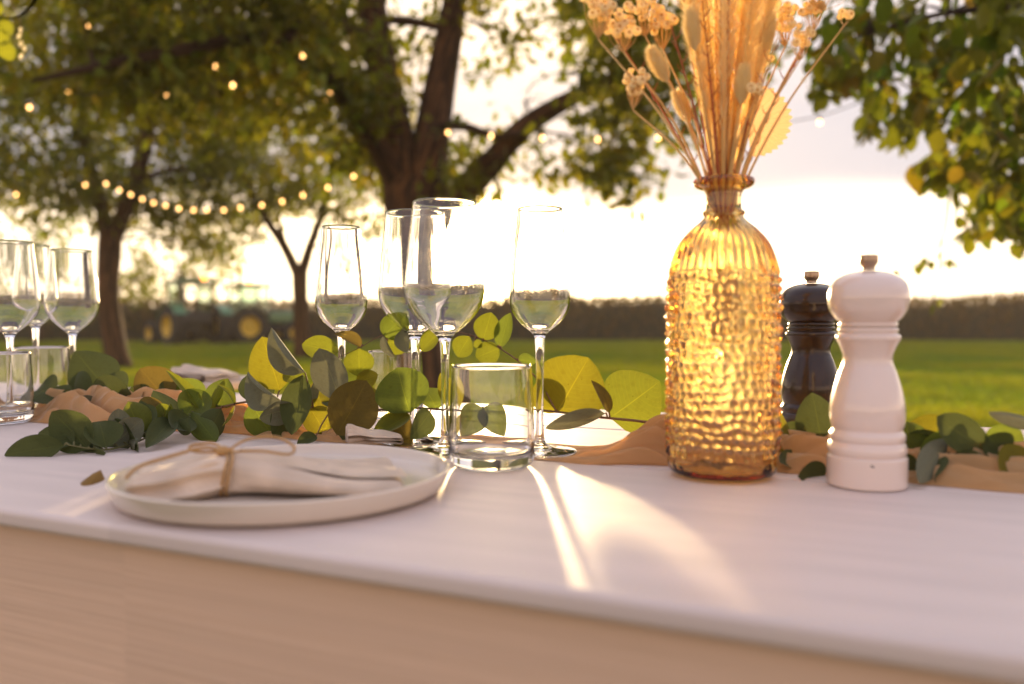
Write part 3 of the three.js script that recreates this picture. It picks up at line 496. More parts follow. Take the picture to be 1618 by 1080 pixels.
// ------------------------------------------------------------------ amber bottle
{
  const b = thing('amber_bottle', 'amber hobnail glass bottle holding dried flowers, right of centre', 'bottle', onTable(1142, 0.608, TABLE + 0.0008));
  const out = [[0.0005, 0.0022], [0.028, 0.0012], [0.0365, 0.0022], [0.0398, 0.007], [0.0404, 0.013], [0.0400, 0.03], [0.0402, 0.10], [0.0398, 0.143], [0.0372, 0.158], [0.0320, 0.172], [0.0245, 0.183], [0.0168, 0.1905], [0.0140, 0.194]];
  const c1 = new THREE.SplineCurve(out.map((p) => new THREE.Vector2(...p))), NR = 38;
  const shell = c1.getSpacedPoints(230), neck = profile([[0.0140, 0.194, 1], [0.0156, 0.1953], [0.0152, 0.1975], [0.0132, 0.1990], [0.0128, 0.207], [0.0134, 0.2125], [0.0198, 0.2155], [0.0222, 0.2180], [0.0215, 0.2212], [0.0180, 0.2220], [0.0128, 0.2205], [0.0108, 0.214], [0.0102, 0.200]], 5);
  const inner = new THREE.SplineCurve([[0.0102, 0.200], [0.0112, 0.193], [0.020, 0.1815], [0.0285, 0.170], [0.0336, 0.157], [0.0362, 0.142], [0.0368, 0.10], [0.0367, 0.04], [0.0364, 0.012], [0.0335, 0.0066], [0.018, 0.0052], [0, 0.005]].map((p) => new THREE.Vector2(...p))).getSpacedPoints(90);
  const prof = [...shell, ...neck.slice(1), ...inner.slice(1)], nS = shell.length, R = rng(9), jit = Array.from({ length: 40 * 40 }, () => 0.55 + 0.9 * R());
  const R1 = (k, q, w) => hash3(k * 1.7, q * 2.3, w);
  let arc = 0; const arcs = prof.map((p, i) => (arc += i ? p.distanceTo(prof[i - 1]) : 0));
  const g = gridGeometry(NR * 8, prof.length - 1, (a, t) => {
    const i = Math.round(t * (prof.length - 1)), p = prof[i], th = -a * Math.PI * 2; let r = p.x, y = p.y;
    if (i < nS) {
      const wob = noise3(Math.cos(th) * 3.1, Math.sin(th) * 3.1, y * 75), wob2 = noise3(Math.cos(th) * 2.6 + 5, Math.sin(th) * 2.6, y * 60 + 3), row = (arcs[i] - 0.052) / 0.0070 + 0.42 * wob, k = Math.floor(row), f = row - k, col = (a * NR + NR + (y < 0.152 ? 0.45 * wob2 + (k % 2) * 0.28 : 0)), q = Math.floor(col) % NR, cf = col - Math.floor(col);
      if (k >= 0 && y < 0.152) r += 0.0022 * jit[(k % 40) * 40 + q] * Math.pow(Math.sin(Math.PI * Math.pow(f, 0.7 + 0.6 * R1(k, q, 1))), 0.8) * Math.pow(Math.sin(Math.PI * Math.pow(cf, 0.7 + 0.6 * R1(k, q, 2))), 0.8);
      else if (y >= 0.152 && y < 0.19) r += 0.0020 * Math.pow(Math.abs(Math.sin(Math.PI * col / 1)), 0.8) * smooth(0.192, 0.172, y);
      else if (y > 0.006) r += 0.0005 * noise3(Math.cos(th) * 7, Math.sin(th) * 7, y * 160);
    } else if (i > nS + neck.length) r += 0.0009 * noise3(Math.cos(th) * 6, Math.sin(th) * 6, y * 110);
    return { x: Math.cos(th) * r, y, z: Math.sin(th) * r };
  }, true);
  obj('glass_body', g, M.amber, b);
}
// ------------------------------------------------------------------ dried flowers in the bottle
{
  const R = rng(123), D0 = 0.608, mouth = onTable(1142, D0, TABLE + 0.2);
  const group = 'dried flower stems in the amber bottle';
  const depth = (k) => D0 + k;
  function stemWay(tx, ty, dz, bow = 0) {                            // from inside the bottle through the neck to the top
    const tip = at(tx, ty, depth(dz)), m = mouth.clone().add(V(clamp((tip.x - mouth.x) * 0.12, -0.008, 0.008), 0, clamp((tip.z - mouth.z) * 0.1, -0.006, 0.006))), dir = tip.clone().sub(m);
    const low = m.clone().addScaledVector(dir.clone().setY(0), -0.25).setY(TABLE + 0.10 + 0.07 * R() * R());
    low.x = clamp(low.x, mouth.x - 0.026, mouth.x + 0.026); low.z = clamp(low.z, mouth.z - 0.024, mouth.z + 0.024);
    return [low, m, m.clone().lerp(tip, 0.5).add(V(bow, 0.006, 0)), tip];
  }
  function sprig(name, label, cat, way, r, mat) { const t = thing(name, label, cat, way[0], group), loc = way.map((p) => p.clone().sub(way[0])); obj('stem', tube(loc, [r, r, r * 0.8, r * 0.5], 24, 6), mat, t); return [t, loc]; }
  const fuzz = (n, L, W, len, seed, flare) => {                      // a plume: hundreds of fine slivers round an axis, base at 0 along +y
    const Q = rng(seed), pos = [], idx = [];
    for (let i = 0; i < n; i++) {
      const t = Q(), a = Q() * 6.283, rad = W * Math.pow(Math.sin(Math.PI * clamp(0.06 + t * 0.9, 0, 1)), 0.7), p0 = V(Math.cos(a) * rad * 0.25, t * L, Math.sin(a) * rad * 0.25), d = V(Math.cos(a), flare + Q() * 0.8, Math.sin(a)).normalize(), l = len * rr(Q, 0.6, 1.2);
      const p1 = p0.clone().add(V(Math.cos(a) * rad * 0.75, 0, Math.sin(a) * rad * 0.75)).addScaledVector(d, l), s = V(-Math.sin(a), Q() - 0.5, Math.cos(a)).multiplyScalar(0.00045), k = pos.length / 3;
      pos.push(p0.x - s.x, p0.y - s.y, p0.z - s.z, p0.x + s.x, p0.y + s.y, p0.z + s.z, p1.x, p1.y, p1.z); idx.push(k, k + 1, k + 2);
    }
    const g = new THREE.BufferGeometry(); g.setAttribute('position', new THREE.Float32BufferAttribute(pos, 3)); g.setIndex(idx); g.computeVertexNormals(); return g;
  };
  const aim = (o, p, dir) => { o.position.copy(p); o.quaternion.setFromUnitVectors(V(0, 1, 0), dir.clone().normalize()); return o; };
  // clustered button flowers
  const headG = new THREE.LatheGeometry(profile([[0, -0.0030, 1], [0.0018, -0.0027], [0.0034, -0.0006], [0.0034, 0.0012], [0.0022, 0.0026], [0.0012, 0.0020, 1]], 3), 12), eyeG = new THREE.SphereGeometry(0.0013, 8, 6).translate(0, 0.0018, 0);
  const clusters = [
    [945, 12, -0.02, 34, 26, 24, 'button flower cluster at the far left top of the bouquet'], [985, 40, -0.01, 30, 22, 22, 'button flower cluster just below the left top one'], [1020, 12, 0.0, 34, 24, 26, 'button flower cluster between the left top and the plumes'],
    [1048, 30, 0.01, 26, 26, 20, 'button flower cluster closest left of the tall plumes'], [1000, 128, -0.01, 30, 24, 22, 'low button flower cluster sticking out left over the bottle neck'], [1285, 12, 0.01, 34, 20, 20, 'button flower cluster at the right top of the bouquet'],
    [1240, 25, 0.02, 26, 26, 20, 'button flower cluster just right of the tall plumes'], [1333, 22, 0.0, 10, 10, 4, 'single far right button flowers on a bent stalk'], [1205, 60, 0.03, 24, 30, 18, 'button flowers low on the right of the plumes'], [1300, -25, 0.0, 36, 22, 24, 'button flower cluster cut by the top edge at far right'], [1262, 55, -0.01, 24, 22, 16, 'loose button flowers under the right top cluster'], [1090, -20, 0.01, 34, 24, 22, 'button flower cluster cut by the top edge left of the plumes'], [1195, 140, -0.02, 12, 8, 8, 'small reddish buttons above the pale fan leaf'],
  ];
  for (const [px, py, dz, sx, sy, n, label] of clusters) {
    const way = stemWay(px, py + sy * 1.9, dz, px < 1142 ? 0.004 : -0.004), [t, loc] = sprig('button_flower', label, 'dried flower', way, 0.0011, R() < 0.4 ? M.redStem : M.strawStem), tip = loc.at(-1), st = [];
    for (let i = 0; i < n; i++) {
      const p = at(px + gauss(R) * sx * 0.55, py + gauss(R) * sy * 0.55, depth(dz) + gauss(R) * 0.010).sub(way[0]), s = rr(R, 0.62, 1.05);
      const h = aim(obj('flower_head', headG, M.flower, t), p, p.clone().sub(tip).add(V(0, -0.004, 0.022)).add(V(gauss(R), gauss(R), 0).multiplyScalar(0.006))); h.scale.setScalar(s); obj('flower_eye', eyeG, M.flowerEye, h);
      st.push(tube([tip.clone(), tip.clone().lerp(p, 0.5).add(V((p.x - tip.x) * 0.25, -0.001, 0)), p], [0.0003, 0.00024, 0.0002], 6, 4));
    }
    obj('stalk', mergeGeometries(st), M.strawStem, t);
  }
  // bunny tails
  for (const [px, py, bx, by, dz, W, label] of [[1030, 82, 1055, 130, -0.012, 0.0075, 'fluffy bunny tail grass leaning left below the flower clusters'], [1090, 20, 1098, 80, -0.02, 0.007, 'fluffy bunny tail grass left of the tall plumes'], [1175, 110, 1170, 165, -0.02, 0.006, 'fluffy bunny tail grass low in the bouquet centre'], [1070, 150, 1090, 195, 0.01, 0.006, 'fluffy bunny tail grass just above the bottle rim at left'], [1215, 30, 1205, 85, -0.01, 0.007, 'fluffy bunny tail grass right of the tall plumes']]) {
    const way = stemWay(bx, by, dz), [t, loc] = sprig('bunny_tail_grass', label, 'dried flower', way, 0.0007, M.strawStem), b = loc.at(-1), e = at(px, py, depth(dz)).sub(way[0]), d = e.clone().sub(b), L = d.length();
    aim(obj('seed_head', new THREE.SphereGeometry(1, 14, 10).scale(W * 0.42, L * 0.5, W * 0.42).translate(0, L * 0.5, 0), M.cream, t), b, d);
    aim(obj('fluff', fuzz(2600, L, W * 0.7, 0.006, px, 1.4), M.cream, t), b, d);
  }
  // tall plumes and grass stalks forming the dense centre
  const N2 = 22;
  for (let i = 0; i < N2; i++) {
    const k = i / (N2 - 1), tx = lerp(1062, 1248, k) + rr(R, -10, 10), ty = -110 + rr(R, -60, 40), dz = rr(R, -0.03, 0.035);
    const side = tx < 1110 ? 'left' : tx > 1200 ? 'right' : 'middle';
    const way = stemWay(tx, ty, dz, rr(R, -0.004, 0.004)), t = sprig('plume_grass', 'dried golden plume grass stalk in the dense ' + side + ' of the bouquet', 'dried flower', way, rr(R, 0.0007, 0.0013), i % 4 ? M.strawStem : M.redStem);
    t[0].userData.group = 'golden plume stalks in the ' + side + ' of the bouquet';
    const loc = t[1], a = loc[1].clone().lerp(loc[3], rr(R, 0.25, 0.45)), d = loc[3].clone().sub(a), L = d.length();
    aim(obj('plume', fuzz(520, L, rr(R, 0.004, 0.0085), rr(R, 0.008, 0.014), 300 + i, 2.6), i % 3 ? M.plume : M.cream, t[0]), a, d);
    const lw = leafGeometry(rr(R, 0.09, 0.15), rr(R, 0.0022, 0.0042), 0.6, rr(R, -0.2, 0.2), 0.8, 4, 10), lf = aim(obj('blade', lw, M.straw, t[0]), loc[1].clone().lerp(loc[3], rr(R, 0.02, 0.2)), d.clone().add(V(rr(R, -0.02, 0.02), 0, 0))); lf.rotateY(R() * 6.28);
  }
  // pleated fan leaf
  {
    const way = stemWay(1180, 192, 0.035), [t, loc] = sprig('fan_palm_leaf', 'pale pleated fan leaf standing right of the bottle rim', 'dried leaf', way, 0.0012, M.strawStem), b = loc.at(-1);
    const n = 72, g = gridGeometry(n, 12, (a, r) => { const th = lerp(-0.15, 2.95, a), zig = Math.abs(((a * n / 4) % 1) - 0.5) * 2 - 0.5, rad = r * (0.0285 + 0.004 * Math.sin(a * 3.1) + 0.0022 * zig * r); return { x: Math.sin(th) * rad, y: Math.cos(th) * rad * 0.98, z: zig * 0.0030 * r + 0.008 * r * r * Math.sin(a * 3.1) }; });
    const f = obj('fan', g, M.fan, t); f.position.copy(b); f.rotation.set(0, 0.1, -0.1);
  }
  for (const [px, py, dz, label] of [[1255, 95, 0.0, 'thick straw stalk slanting right beyond the plumes'], [975, 60, 0.0, 'red-brown bare stalk slanting left under the flowers'], [1060, 40, -0.02, 'thin dark twig with small spikes left of centre'], [1110, 0, -0.025, 'thin dark twig rising straight through the bouquet'], [1228, 60, -0.02, 'thin straw twig rising right of the bouquet centre']]) {
    const way = stemWay(px, py, dz), [t, loc] = sprig('dried_twig', label, 'dried twig', way, 0.0010, px < 1120 ? M.redStem : M.strawStem), c = new THREE.CatmullRomCurve3(loc), gs = [];
    for (let k = 0; k < 12; k++) { const p = c.getPoint(0.45 + k * 0.045), s = (k % 2 ? 1 : -1); gs.push(tube([p, p.clone().add(V(s * 0.003, 0.003, rr(R, -0.003, 0.003))), p.clone().add(V(s * 0.005, 0.008, rr(R, -0.003, 0.003)))], [0.0005, 0.0004, 0.0002], 4, 4)); }
    obj('side_shoot', mergeGeometries(gs), M.redStem, t);
  }
}
// ------------------------------------------------------------------ salt and pepper mills
function mill(label, px, D, mat, kind) {
  const m = thing('pepper_mill', label, 'mill', onTable(px, D, TABLE + 0.0006));
  obj('body', lathe([[0, 0, 1], [0.0275, 0, 1], [0.0283, 0.0012, 1], [0.0284, 0.0185], [0.0279, 0.0205, 1], [0.0266, 0.0216, 1], [0.0276, 0.0238], [0.0278, 0.0265], [0.0268, 0.0300, 1], [0.0258, 0.0313, 1], [0.0266, 0.0330], [0.0266, 0.0362], [0.0250, 0.0388, 1], [0.0246, 0.0398, 1], [0.0258, 0.0440], [0.0264, 0.0515], [0.0258, 0.0590], [0.0236, 0.0690], [0.0204, 0.0790], [0.0180, 0.0850], [0.0173, 0.0890], [0.0178, 0.0930], [0.0200, 0.0985], [0.0216, 0.1015, 1], [0.0226, 0.1030], [0.0226, 0.1052], [0.0214, 0.1066, 1], [0.0203, 0.1072, 1], [0.0210, 0.1090], [0.0210, 0.1102], [0.0200, 0.1112, 1], [0, 0.1112, 1]], 72, 5), mat, m);
  obj('head', lathe([[0, 0.1115, 1], [0.0196, 0.1115, 1], [0.0206, 0.1128], [0.0204, 0.1143, 1], [0.0198, 0.1150, 1], [0.0226, 0.1172], [0.0268, 0.1230], [0.0284, 0.1295], [0.0284, 0.1345], [0.0268, 0.1405], [0.0228, 0.1455], [0.0160, 0.1490], [0.0080, 0.1508], [0, 0.1513, 1]], 72, 6), mat, m);
  const k = lathe([[0, 0.1515, 1], [0.0048, 0.1518, 1], [0.0044, 0.1535], [0.0056, 0.1555], [0.0066, 0.1575], [0.0066, 0.1605], [0.0060, 0.1622], [0, 0.1626, 1]], 36, 4), p = k.attributes.position;
  for (let i = 0; i < p.count; i++) { const r = Math.hypot(p.getX(i), p.getZ(i)); if (r > 0.005) { const a = Math.atan2(p.getZ(i), p.getX(i)), s = 1 + 0.03 * Math.sin(a * 18); p.setX(i, p.getX(i) * s); p.setZ(i, p.getZ(i) * s); } }
  k.computeVertexNormals(); obj('knob', k, M.knob, m);
  if (kind) { const g = gridGeometry(6, 2, (a, b) => { const th = -0.22 + a * 0.09 - 0.55; return { x: Math.sin(th) * 0.02845, y: 0.0172 + (b - 0.5) * 0.0011 + 0.0004 * Math.sin(a * 7), z: Math.cos(th) * 0.02845 }; }); obj('printed_mark', g, M.ink, m).rotation.y = 0.45; }
  return m;
}
mill('glossy white mill with a metal knob at the right front of the table', 1371, 0.572, M.millWhite, true).scale.set(0.94, 1, 0.94);
mill('glossy dark brown mill half hidden behind the white one', 1281, 0.757, M.millDark, false);

// ------------------------------------------------------------------ plates, napkins, twine
function plate(label, pos, s, group) {
  const p = thing('dinner_plate', label, 'plate', pos, group); p.scale.setScalar(s);
  obj('dish', lathe([[0, 0.003, 1], [0.082, 0.0026, 1], [0.085, 0, 1], [0.0965, 0, 1], [0.1020, 0.0026], [0.1050, 0.0080], [0.1066, 0.0130], [0.1066, 0.0144], [0.1056, 0.0150], [0.1044, 0.0142], [0.1020, 0.0090], [0.0985, 0.0062], [0.088, 0.0052], [0.05, 0.0049], [0, 0.0048, 1]], 120, 6), M.plate, p);
  return p;
}
plate('pale stoneware plate with upright rim at the left front of the table', V(-0.154, TABLE + 0.0006, -0.552), 1.04, 'dinner plates');
plate('pale plate on the far side of the table behind the left leaves', onTable(318, 1.44, TABLE + 0.0006), 1.0, 'dinner plates');
// a cloth folded to and fro, pinched where it is tied; x runs from the tie to the open end
function foldedCloth(L, W0, W1, layers, gap, seed, lift) {
  const path = [], n = 40; // cross-section along x, folded back at the far end
  for (let k = 0; k < layers; k++) { const y = k * gap; for (let i = 0; i <= n; i++) { const t = i / n, x = k % 2 ? 1 - t : t; path.push([x, y]); } }
  const total = path.length - 1;
  return gridGeometry(total, 36, (a, v) => {
    const i = Math.round(a * total), [x, y0] = path[i], k = y0 / gap, e = v * 2 - 1, w = lerp(W0, W1, Math.pow(smooth(0, 0.75, x), 0.8)) * (1 - 0.03 * k);
    const pinch = 1 - smooth(0, 0.5, x), ripple = Math.sin(e * 8 + k * 1.3 + seed) * 0.0045 * pinch + noise3(x * 3 + seed, e * 2, k * 0.4) * 0.0022;
    const endRound = Math.sqrt(Math.max(0, 1 - Math.pow(clamp((x - 0.93) / 0.07, 0, 1), 2)));
    const y = lift * (1 - Math.pow(x, 1.4) * 0.4) * (1 - 0.55 * e * e) * pinch * 0.6 + gap * (layers - 1) * 0.5 + (y0 - gap * (layers - 1) * 0.5) * (0.55 + 0.45 * endRound) * (1 - 0.35 * Math.pow(Math.abs(e), 6)) + lift * 0.42 * Math.sin(Math.PI * Math.min(1, x * 1.02)) * (1 - 0.8 * e * e) + ripple;
    return { x: x * L, y, z: e * w / 2 * (1 + 0.05 * noise3(x * 4, k, seed)) + noise3(x * 2, 3, seed) * 0.004, u: x * L * 8, v: v * w * 8 };
  });
}
// a soft folded bundle: pinched at the tie (x = 0), open and layered at its far end
const wide = (x, w0, w1) => lerp(w0, w1, Math.pow(smooth(0, 0.85, x), 0.75));
const topOf = (x, e, w0, w1, T0, T1) => lerp(T0, T1, smooth(0, 0.8, x)) * Math.pow(Math.max(0, 1 - Math.pow(Math.abs(e), 3.2)), 1 / 3.2);
function puff(L, w0, w1, T0, T1, amp, layers, seed) {
  return gridGeometry(54, 96, (a, v) => {
    const cap = a > 0.9 ? Math.sqrt(Math.max(0, 1 - Math.pow((a - 0.9) / 0.1, 2))) : 1, x = Math.min(1, a / 0.96), th = v * Math.PI * 2, c = Math.cos(th), q = Math.sin(th), sp = (t) => Math.sign(t) * Math.pow(Math.abs(t), 0.62);
    const w = wide(x, w0, w1), T = lerp(T0, T1, smooth(0, 0.8, x)), side = Math.pow(Math.abs(c), 0.8);
    const ridge = amp * (0.5 + 0.5 * side) * Math.sin(q * layers * 3.1 + noise3(x * 2, q * 2, seed) * 1.6 + seed) * smooth(0, 0.25, x) + 0.0018 * noise3(x * 5, c * 2.2, q * 2 + seed);
    const r = cap * (0.72 + 0.28 * (cap > 0.98 ? 1 : cap));
    return { x: x * L * 0.97 + (1 - cap) * 0.002 + 0.0025 * noise3(c * 2, q * 3, seed), y: T / 2 + (T / 2 * sp(q) * Math.max(r, 0.02)) + ridge * sp(q) * 0.6 + 0.0006, z: w * sp(c) * Math.max(0.02, cap * 0.14 + 0.86 * (cap > 0.02 ? 1 : 0)) + ridge * c, u: x * L * 8, v: v * w * 14 };
  });
}
{
  const np = thing('folded_napkin', 'beige linen napkin tied with brown twine, lying on the near plate', 'napkin', V(-0.184, TABLE + 0.0058, -0.522), 'linen napkins');
  np.rotation.y = 0.22;
  obj('folded_end', puff(0.110, 0.019, 0.050, 0.024, 0.011, 0.0006, 2, 2), M.linen, np);
  const b = obj('gathered_end', puff(0.058, 0.020, 0.033, 0.024, 0.016, 0.0036, 3, 5), M.linen, np); b.rotation.y = Math.PI + 0.12; b.position.x = 0.002;
  const flap = gridGeometry(30, 24, (a, v) => { const e = v * 2 - 1, x = 0.010 + 0.098 * a, w = lerp(0.014, 0.049, Math.pow(a, 0.7)), t = topOf(x / 0.110, e * 0.86, 0.019, 0.050, 0.024, 0.011); return { x: x + 0.004 * e, y: t + 0.0015 + 0.002 * noise3(a * 3, e * 2, 3) + 0.003 * Math.pow(Math.abs(e), 3), z: e * w * 0.92 - 0.003 * a, u: x * 8, v: e * w * 8 }; });
  obj('top_fold', flap, M.linen, np);
  const tw = thing('twine_bow', 'brown twine knotted round the napkin on the near plate', 'twine', np.position.clone());
  tw.rotation.y = 0.22;
  const ring = []; for (let i = 0; i <= 20; i++) { const k = i / 20 * Math.PI * 2, c = Math.cos(k), q = Math.sin(k); ring.push(V(0.002 * Math.sin(k * 2), 0.0125 + Math.sign(q) * Math.pow(Math.abs(q), 0.7) * 0.0135, Math.sign(c) * Math.pow(Math.abs(c), 0.7) * 0.0215)); }
  obj('loop', mergeGeometries([tube(ring, [0.0010], 48, 6), tube(ring.map((p) => p.clone().multiplyScalar(1.015).add(V(0.0030, 0, 0))), [0.0010], 48, 6)]), M.twine, tw);
  const bow = (pts, r) => tube(pts.map((p) => V(...p)), [r * 0.7, r * 0.85, r * 0.7], 34, 6);
  obj('bow', mergeGeometries([bow([[0, 0.027, 0.006], [0.012, 0.033, -0.004], [0.030, 0.034, -0.004], [0.042, 0.029, 0.008], [0.040, 0.026, 0.018], [0.022, 0.028, 0.014], [0.002, 0.027, 0.008]], 0.0013), bow([[0, 0.027, 0.006], [-0.012, 0.030, 0.006], [-0.030, 0.027, 0.014], [-0.050, 0.021, 0.020], [-0.056, 0.015, 0.022]], 0.0015), bow([[0, 0.027, 0.006], [-0.010, 0.031, -0.006], [-0.024, 0.029, -0.010], [-0.020, 0.027, 0.000], [0, 0.027, 0.006]], 0.0013)]), M.twine, tw);
  obj('knot', new THREE.SphereGeometry(0.0042, 12, 10).scale(1.2, 0.8, 1).translate(-0.002, 0.0275, 0.006), M.twine, tw);
  const f = thing('folded_napkin', 'pale grey napkin folded square on the far plate behind the left leaves', 'napkin', onTable(322, 1.43, TABLE + 0.007), 'linen napkins'); f.rotation.y = -0.5;
  const fg = foldedCloth(0.10, 0.07, 0.085, 6, 0.0045, 8, 0.012); obj('cloth', fg, M.linen, f).position.x = -0.05;
  const side = thing('folded_napkin', 'white napkin corner peeping out behind the near plate under the leaves', 'napkin', at(548, 699, 0.735), 'linen napkins');
  side.position.y = TABLE + 0.003; side.rotation.y = 0.25; obj('cloth', foldedCloth(0.05, 0.05, 0.02, 3, 0.004, 4, 0.012), M.linen, side);
}
// dry leaf beside the plate
{
  const p = at(160, 752, 0.60), q = at(124, 783, 0.545), o = thing('dry_leaf', 'small dry yellow leaf lying left of the near plate', 'leaf', p); p.y = o.position.y = TABLE + 0.006; q.y = TABLE + 0.003;
  const d = q.clone().sub(p), m = obj('blade', leafGeometry(d.length(), 0.016, 0.7, 0.5, 0.8), leafMat(C(0.42, 0.24, 0.06), 0.3, { map: leafTex }), o);
  m.quaternion.setFromUnitVectors(V(0, 1, 0), d.clone().normalize());
}
// ------------------------------------------------------------------ gauze runner
{
  const stand = [[703, 0.718, 0.04], [656, 0.785, 0.04], [853, 0.715, 0.036], [540, 0.85, 0.036], [1142, 0.608, 0.045], [1371, 0.572, 0.034], [1286, 0.757, 0.034], [777, 0.648, 0.04], [115, 1.14, 0.04], [16, 1.02, 0.04], [57, 1.16, 0.036], [-2, 0.93, 0.04], [66, 1.09, 0.04], [624, 0.985, 0.04]].map(([px, d, r]) => [onTable(px, d), r]);
  const g = gridGeometry(900, 84, (a, v) => {
    const s = -1.55 + 2.9 * a, wave = 0.014 * noise3(s * 5, 1, 1) + 0.012 * noise3(s * 13, 5, 1) + 0.004 * noise3(s * 37, 2, 8), n = lerp(0.630 + wave, 0.726 + 0.02 * noise3(s * 4, 9, 2), v) + 0.012 * noise3(s * 1.3, 2, 5);
    const p = onBoard(s, n), ph = v * 5.4 + s * 3.6 + 1.5 * noise3(s * 3.4, v * 1.6, 3) + 0.6 * noise3(s * 9, v * 4, 8);
    const env = Math.pow(Math.sin(Math.PI * clamp(v, 0.0, 1)), 0.45), fold = Math.pow(0.5 + 0.5 * Math.sin(ph * 6.283), 0.8), fine = 0.0042 * (1 - 2 * Math.abs(noise3(s * 30 + v * 8, v * 12 - s * 9, 2))) + 0.0022 * Math.sin((v * 34 + s * 14 + 3 * noise3(s * 7, v * 4, 4)) * 3);
    let h = env * (0.009 + 0.024 * fold * (0.55 + 0.75 * noise3(s * 5.5, 3, 6)) + 0.010 * noise3(s * 6, v * 3, 2) + fine);
    h *= 1 - 0.75 * smooth(0.11, 0.05, Math.abs(s + 0.265));
    for (const [q, r] of stand) h *= smooth(r * 0.8, r * 1.7, Math.hypot(p.x - q.x, p.z - q.z));
    return { x: p.x, y: TABLE + 0.0004 + Math.max(0, h), z: p.z, u: a * 20, v };
  });
  const o = obj('gauze_runner', g, M.gauze); tag(o, 'crumpled peach gauze runner lying along the table under the leaves', 'table runner');
}
// ------------------------------------------------------------------ eucalyptus garland
const eye = V(0, EYE, 0);
function branch(label, way, mat, leaves) {
  const P = way.map(([x, y, d, r]) => [at(x, y, d), (r ?? 2.2) * d / FPX / 1.4]), o = thing('eucalyptus_branch', label, 'eucalyptus branch', P[0][0], 'eucalyptus branches of the garland');
  const loc = P.map(([p, r]) => [p.clone().sub(o.position), r]);
  obj('stem', tube(loc.map((a) => a[0]), loc.map((a) => a[1]), 60, 8), mat, o);
  const curve = new THREE.CatmullRomCurve3(loc.map((a) => a[0])).getPoints(80), R = rng(label.length * 31);
  for (const [bx, by, tx, ty, d0, d1, w, roll, kind = 'euc', cup = 0.25] of leaves) {
    const b = at(bx, by, d0), t = at(tx, ty, d1); b.y = Math.max(b.y, TABLE + 0.004); t.y = Math.max(t.y, TABLE + 0.003);
    const ax = t.clone().sub(b), L = ax.length(); ax.normalize();
    let nz = eye.clone().sub(b.clone().lerp(t, 0.5)); nz.addScaledVector(ax, -nz.dot(ax)).normalize(); nz.applyAxisAngle(ax, roll * Math.PI / 180);
    const nx = ax.clone().cross(nz), W = w * (d0 + d1) / 2 / FPX * 1.28;
    const m = obj('leaf', leafGeometry(L * 1.03, W, cup * rr(R, 0.6, 2.4) * (R() < 0.3 ? -1 : 1), rr(R, -0.9, 0.9), rr(R, 0.76, 0.92), 8, 12), kind === 'euc' ? M[['euc', 'euc2', 'euc3', 'euc2', 'euc'][Math.floor(R() * 5)]] : M[kind], o);
    m.position.copy(b).sub(o.position); m.quaternion.setFromRotationMatrix(new THREE.Matrix4().makeBasis(nx, ax, nz));
    let best = curve[0]; const bl = m.position; for (const c of curve) if (c.distanceTo(bl) < best.distanceTo(bl)) best = c;   // the leaf stalk
    if (best.distanceTo(bl) < 0.07) obj('leaf_stalk', tube([best, best.clone().lerp(bl, 0.6).add(V(0, 0.002, 0)), bl], [0.0009, 0.0008, 0.0006], 6, 5), mat, o);
  }
}
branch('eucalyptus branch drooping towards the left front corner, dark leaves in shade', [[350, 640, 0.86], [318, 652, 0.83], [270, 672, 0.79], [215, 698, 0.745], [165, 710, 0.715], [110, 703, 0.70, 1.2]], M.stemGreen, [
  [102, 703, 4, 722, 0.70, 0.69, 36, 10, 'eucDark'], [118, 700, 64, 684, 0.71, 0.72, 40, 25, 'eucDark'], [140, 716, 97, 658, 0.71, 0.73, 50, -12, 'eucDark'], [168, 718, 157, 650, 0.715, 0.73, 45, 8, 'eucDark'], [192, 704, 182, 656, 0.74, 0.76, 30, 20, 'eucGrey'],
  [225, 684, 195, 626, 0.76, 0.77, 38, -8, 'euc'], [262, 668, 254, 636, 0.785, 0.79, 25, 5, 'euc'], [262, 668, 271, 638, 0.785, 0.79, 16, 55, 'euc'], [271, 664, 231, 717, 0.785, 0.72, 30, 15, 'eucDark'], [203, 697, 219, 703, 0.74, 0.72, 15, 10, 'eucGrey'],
  [318, 651, 262, 588, 0.83, 0.85, 20, 62, 'euc', 0.5], [282, 664, 244, 621, 0.80, 0.83, 32, 20, 'eucDark'], [290, 655, 268, 628, 0.82, 0.86, 28, 0, 'eucGrey'], [303, 650, 339, 693, 0.82, 0.78, 30, -15, 'euc'], [276, 668, 297, 682, 0.79, 0.77, 20, 30, 'eucDark'], [245, 690, 226, 650, 0.76, 0.80, 36, 12, 'eucDark'], [150, 708, 168, 722, 0.71, 0.70, 16, 50, 'eucDark'], [205, 690, 238, 712, 0.74, 0.72, 26, 40, 'eucDark'], [232, 680, 262, 642, 0.77, 0.80, 30, -20, 'eucDark'], [180, 706, 214, 668, 0.73, 0.76, 34, 10, 'eucGrey'], [128, 706, 138, 664, 0.71, 0.74, 36, 20, 'eucDark'], [250, 672, 232, 640, 0.78, 0.81, 30, 10, 'eucBrown'], [330, 648, 352, 600, 0.84, 0.86, 20, 55, 'euc'], [160, 710, 122, 690, 0.715, 0.73, 44, 15, 'eucDark'], [215, 698, 168, 680, 0.74, 0.76, 44, -15, 'eucDark'], [240, 684, 205, 652, 0.76, 0.79, 46, 15, 'eucDark'], [290, 662, 322, 620, 0.81, 0.85, 40, -10, 'euc2'], [300, 658, 262, 690, 0.80, 0.77, 38, 12, 'eucDark'], [345, 642, 362, 596, 0.85, 0.87, 38, 10, 'euc2'],
]);
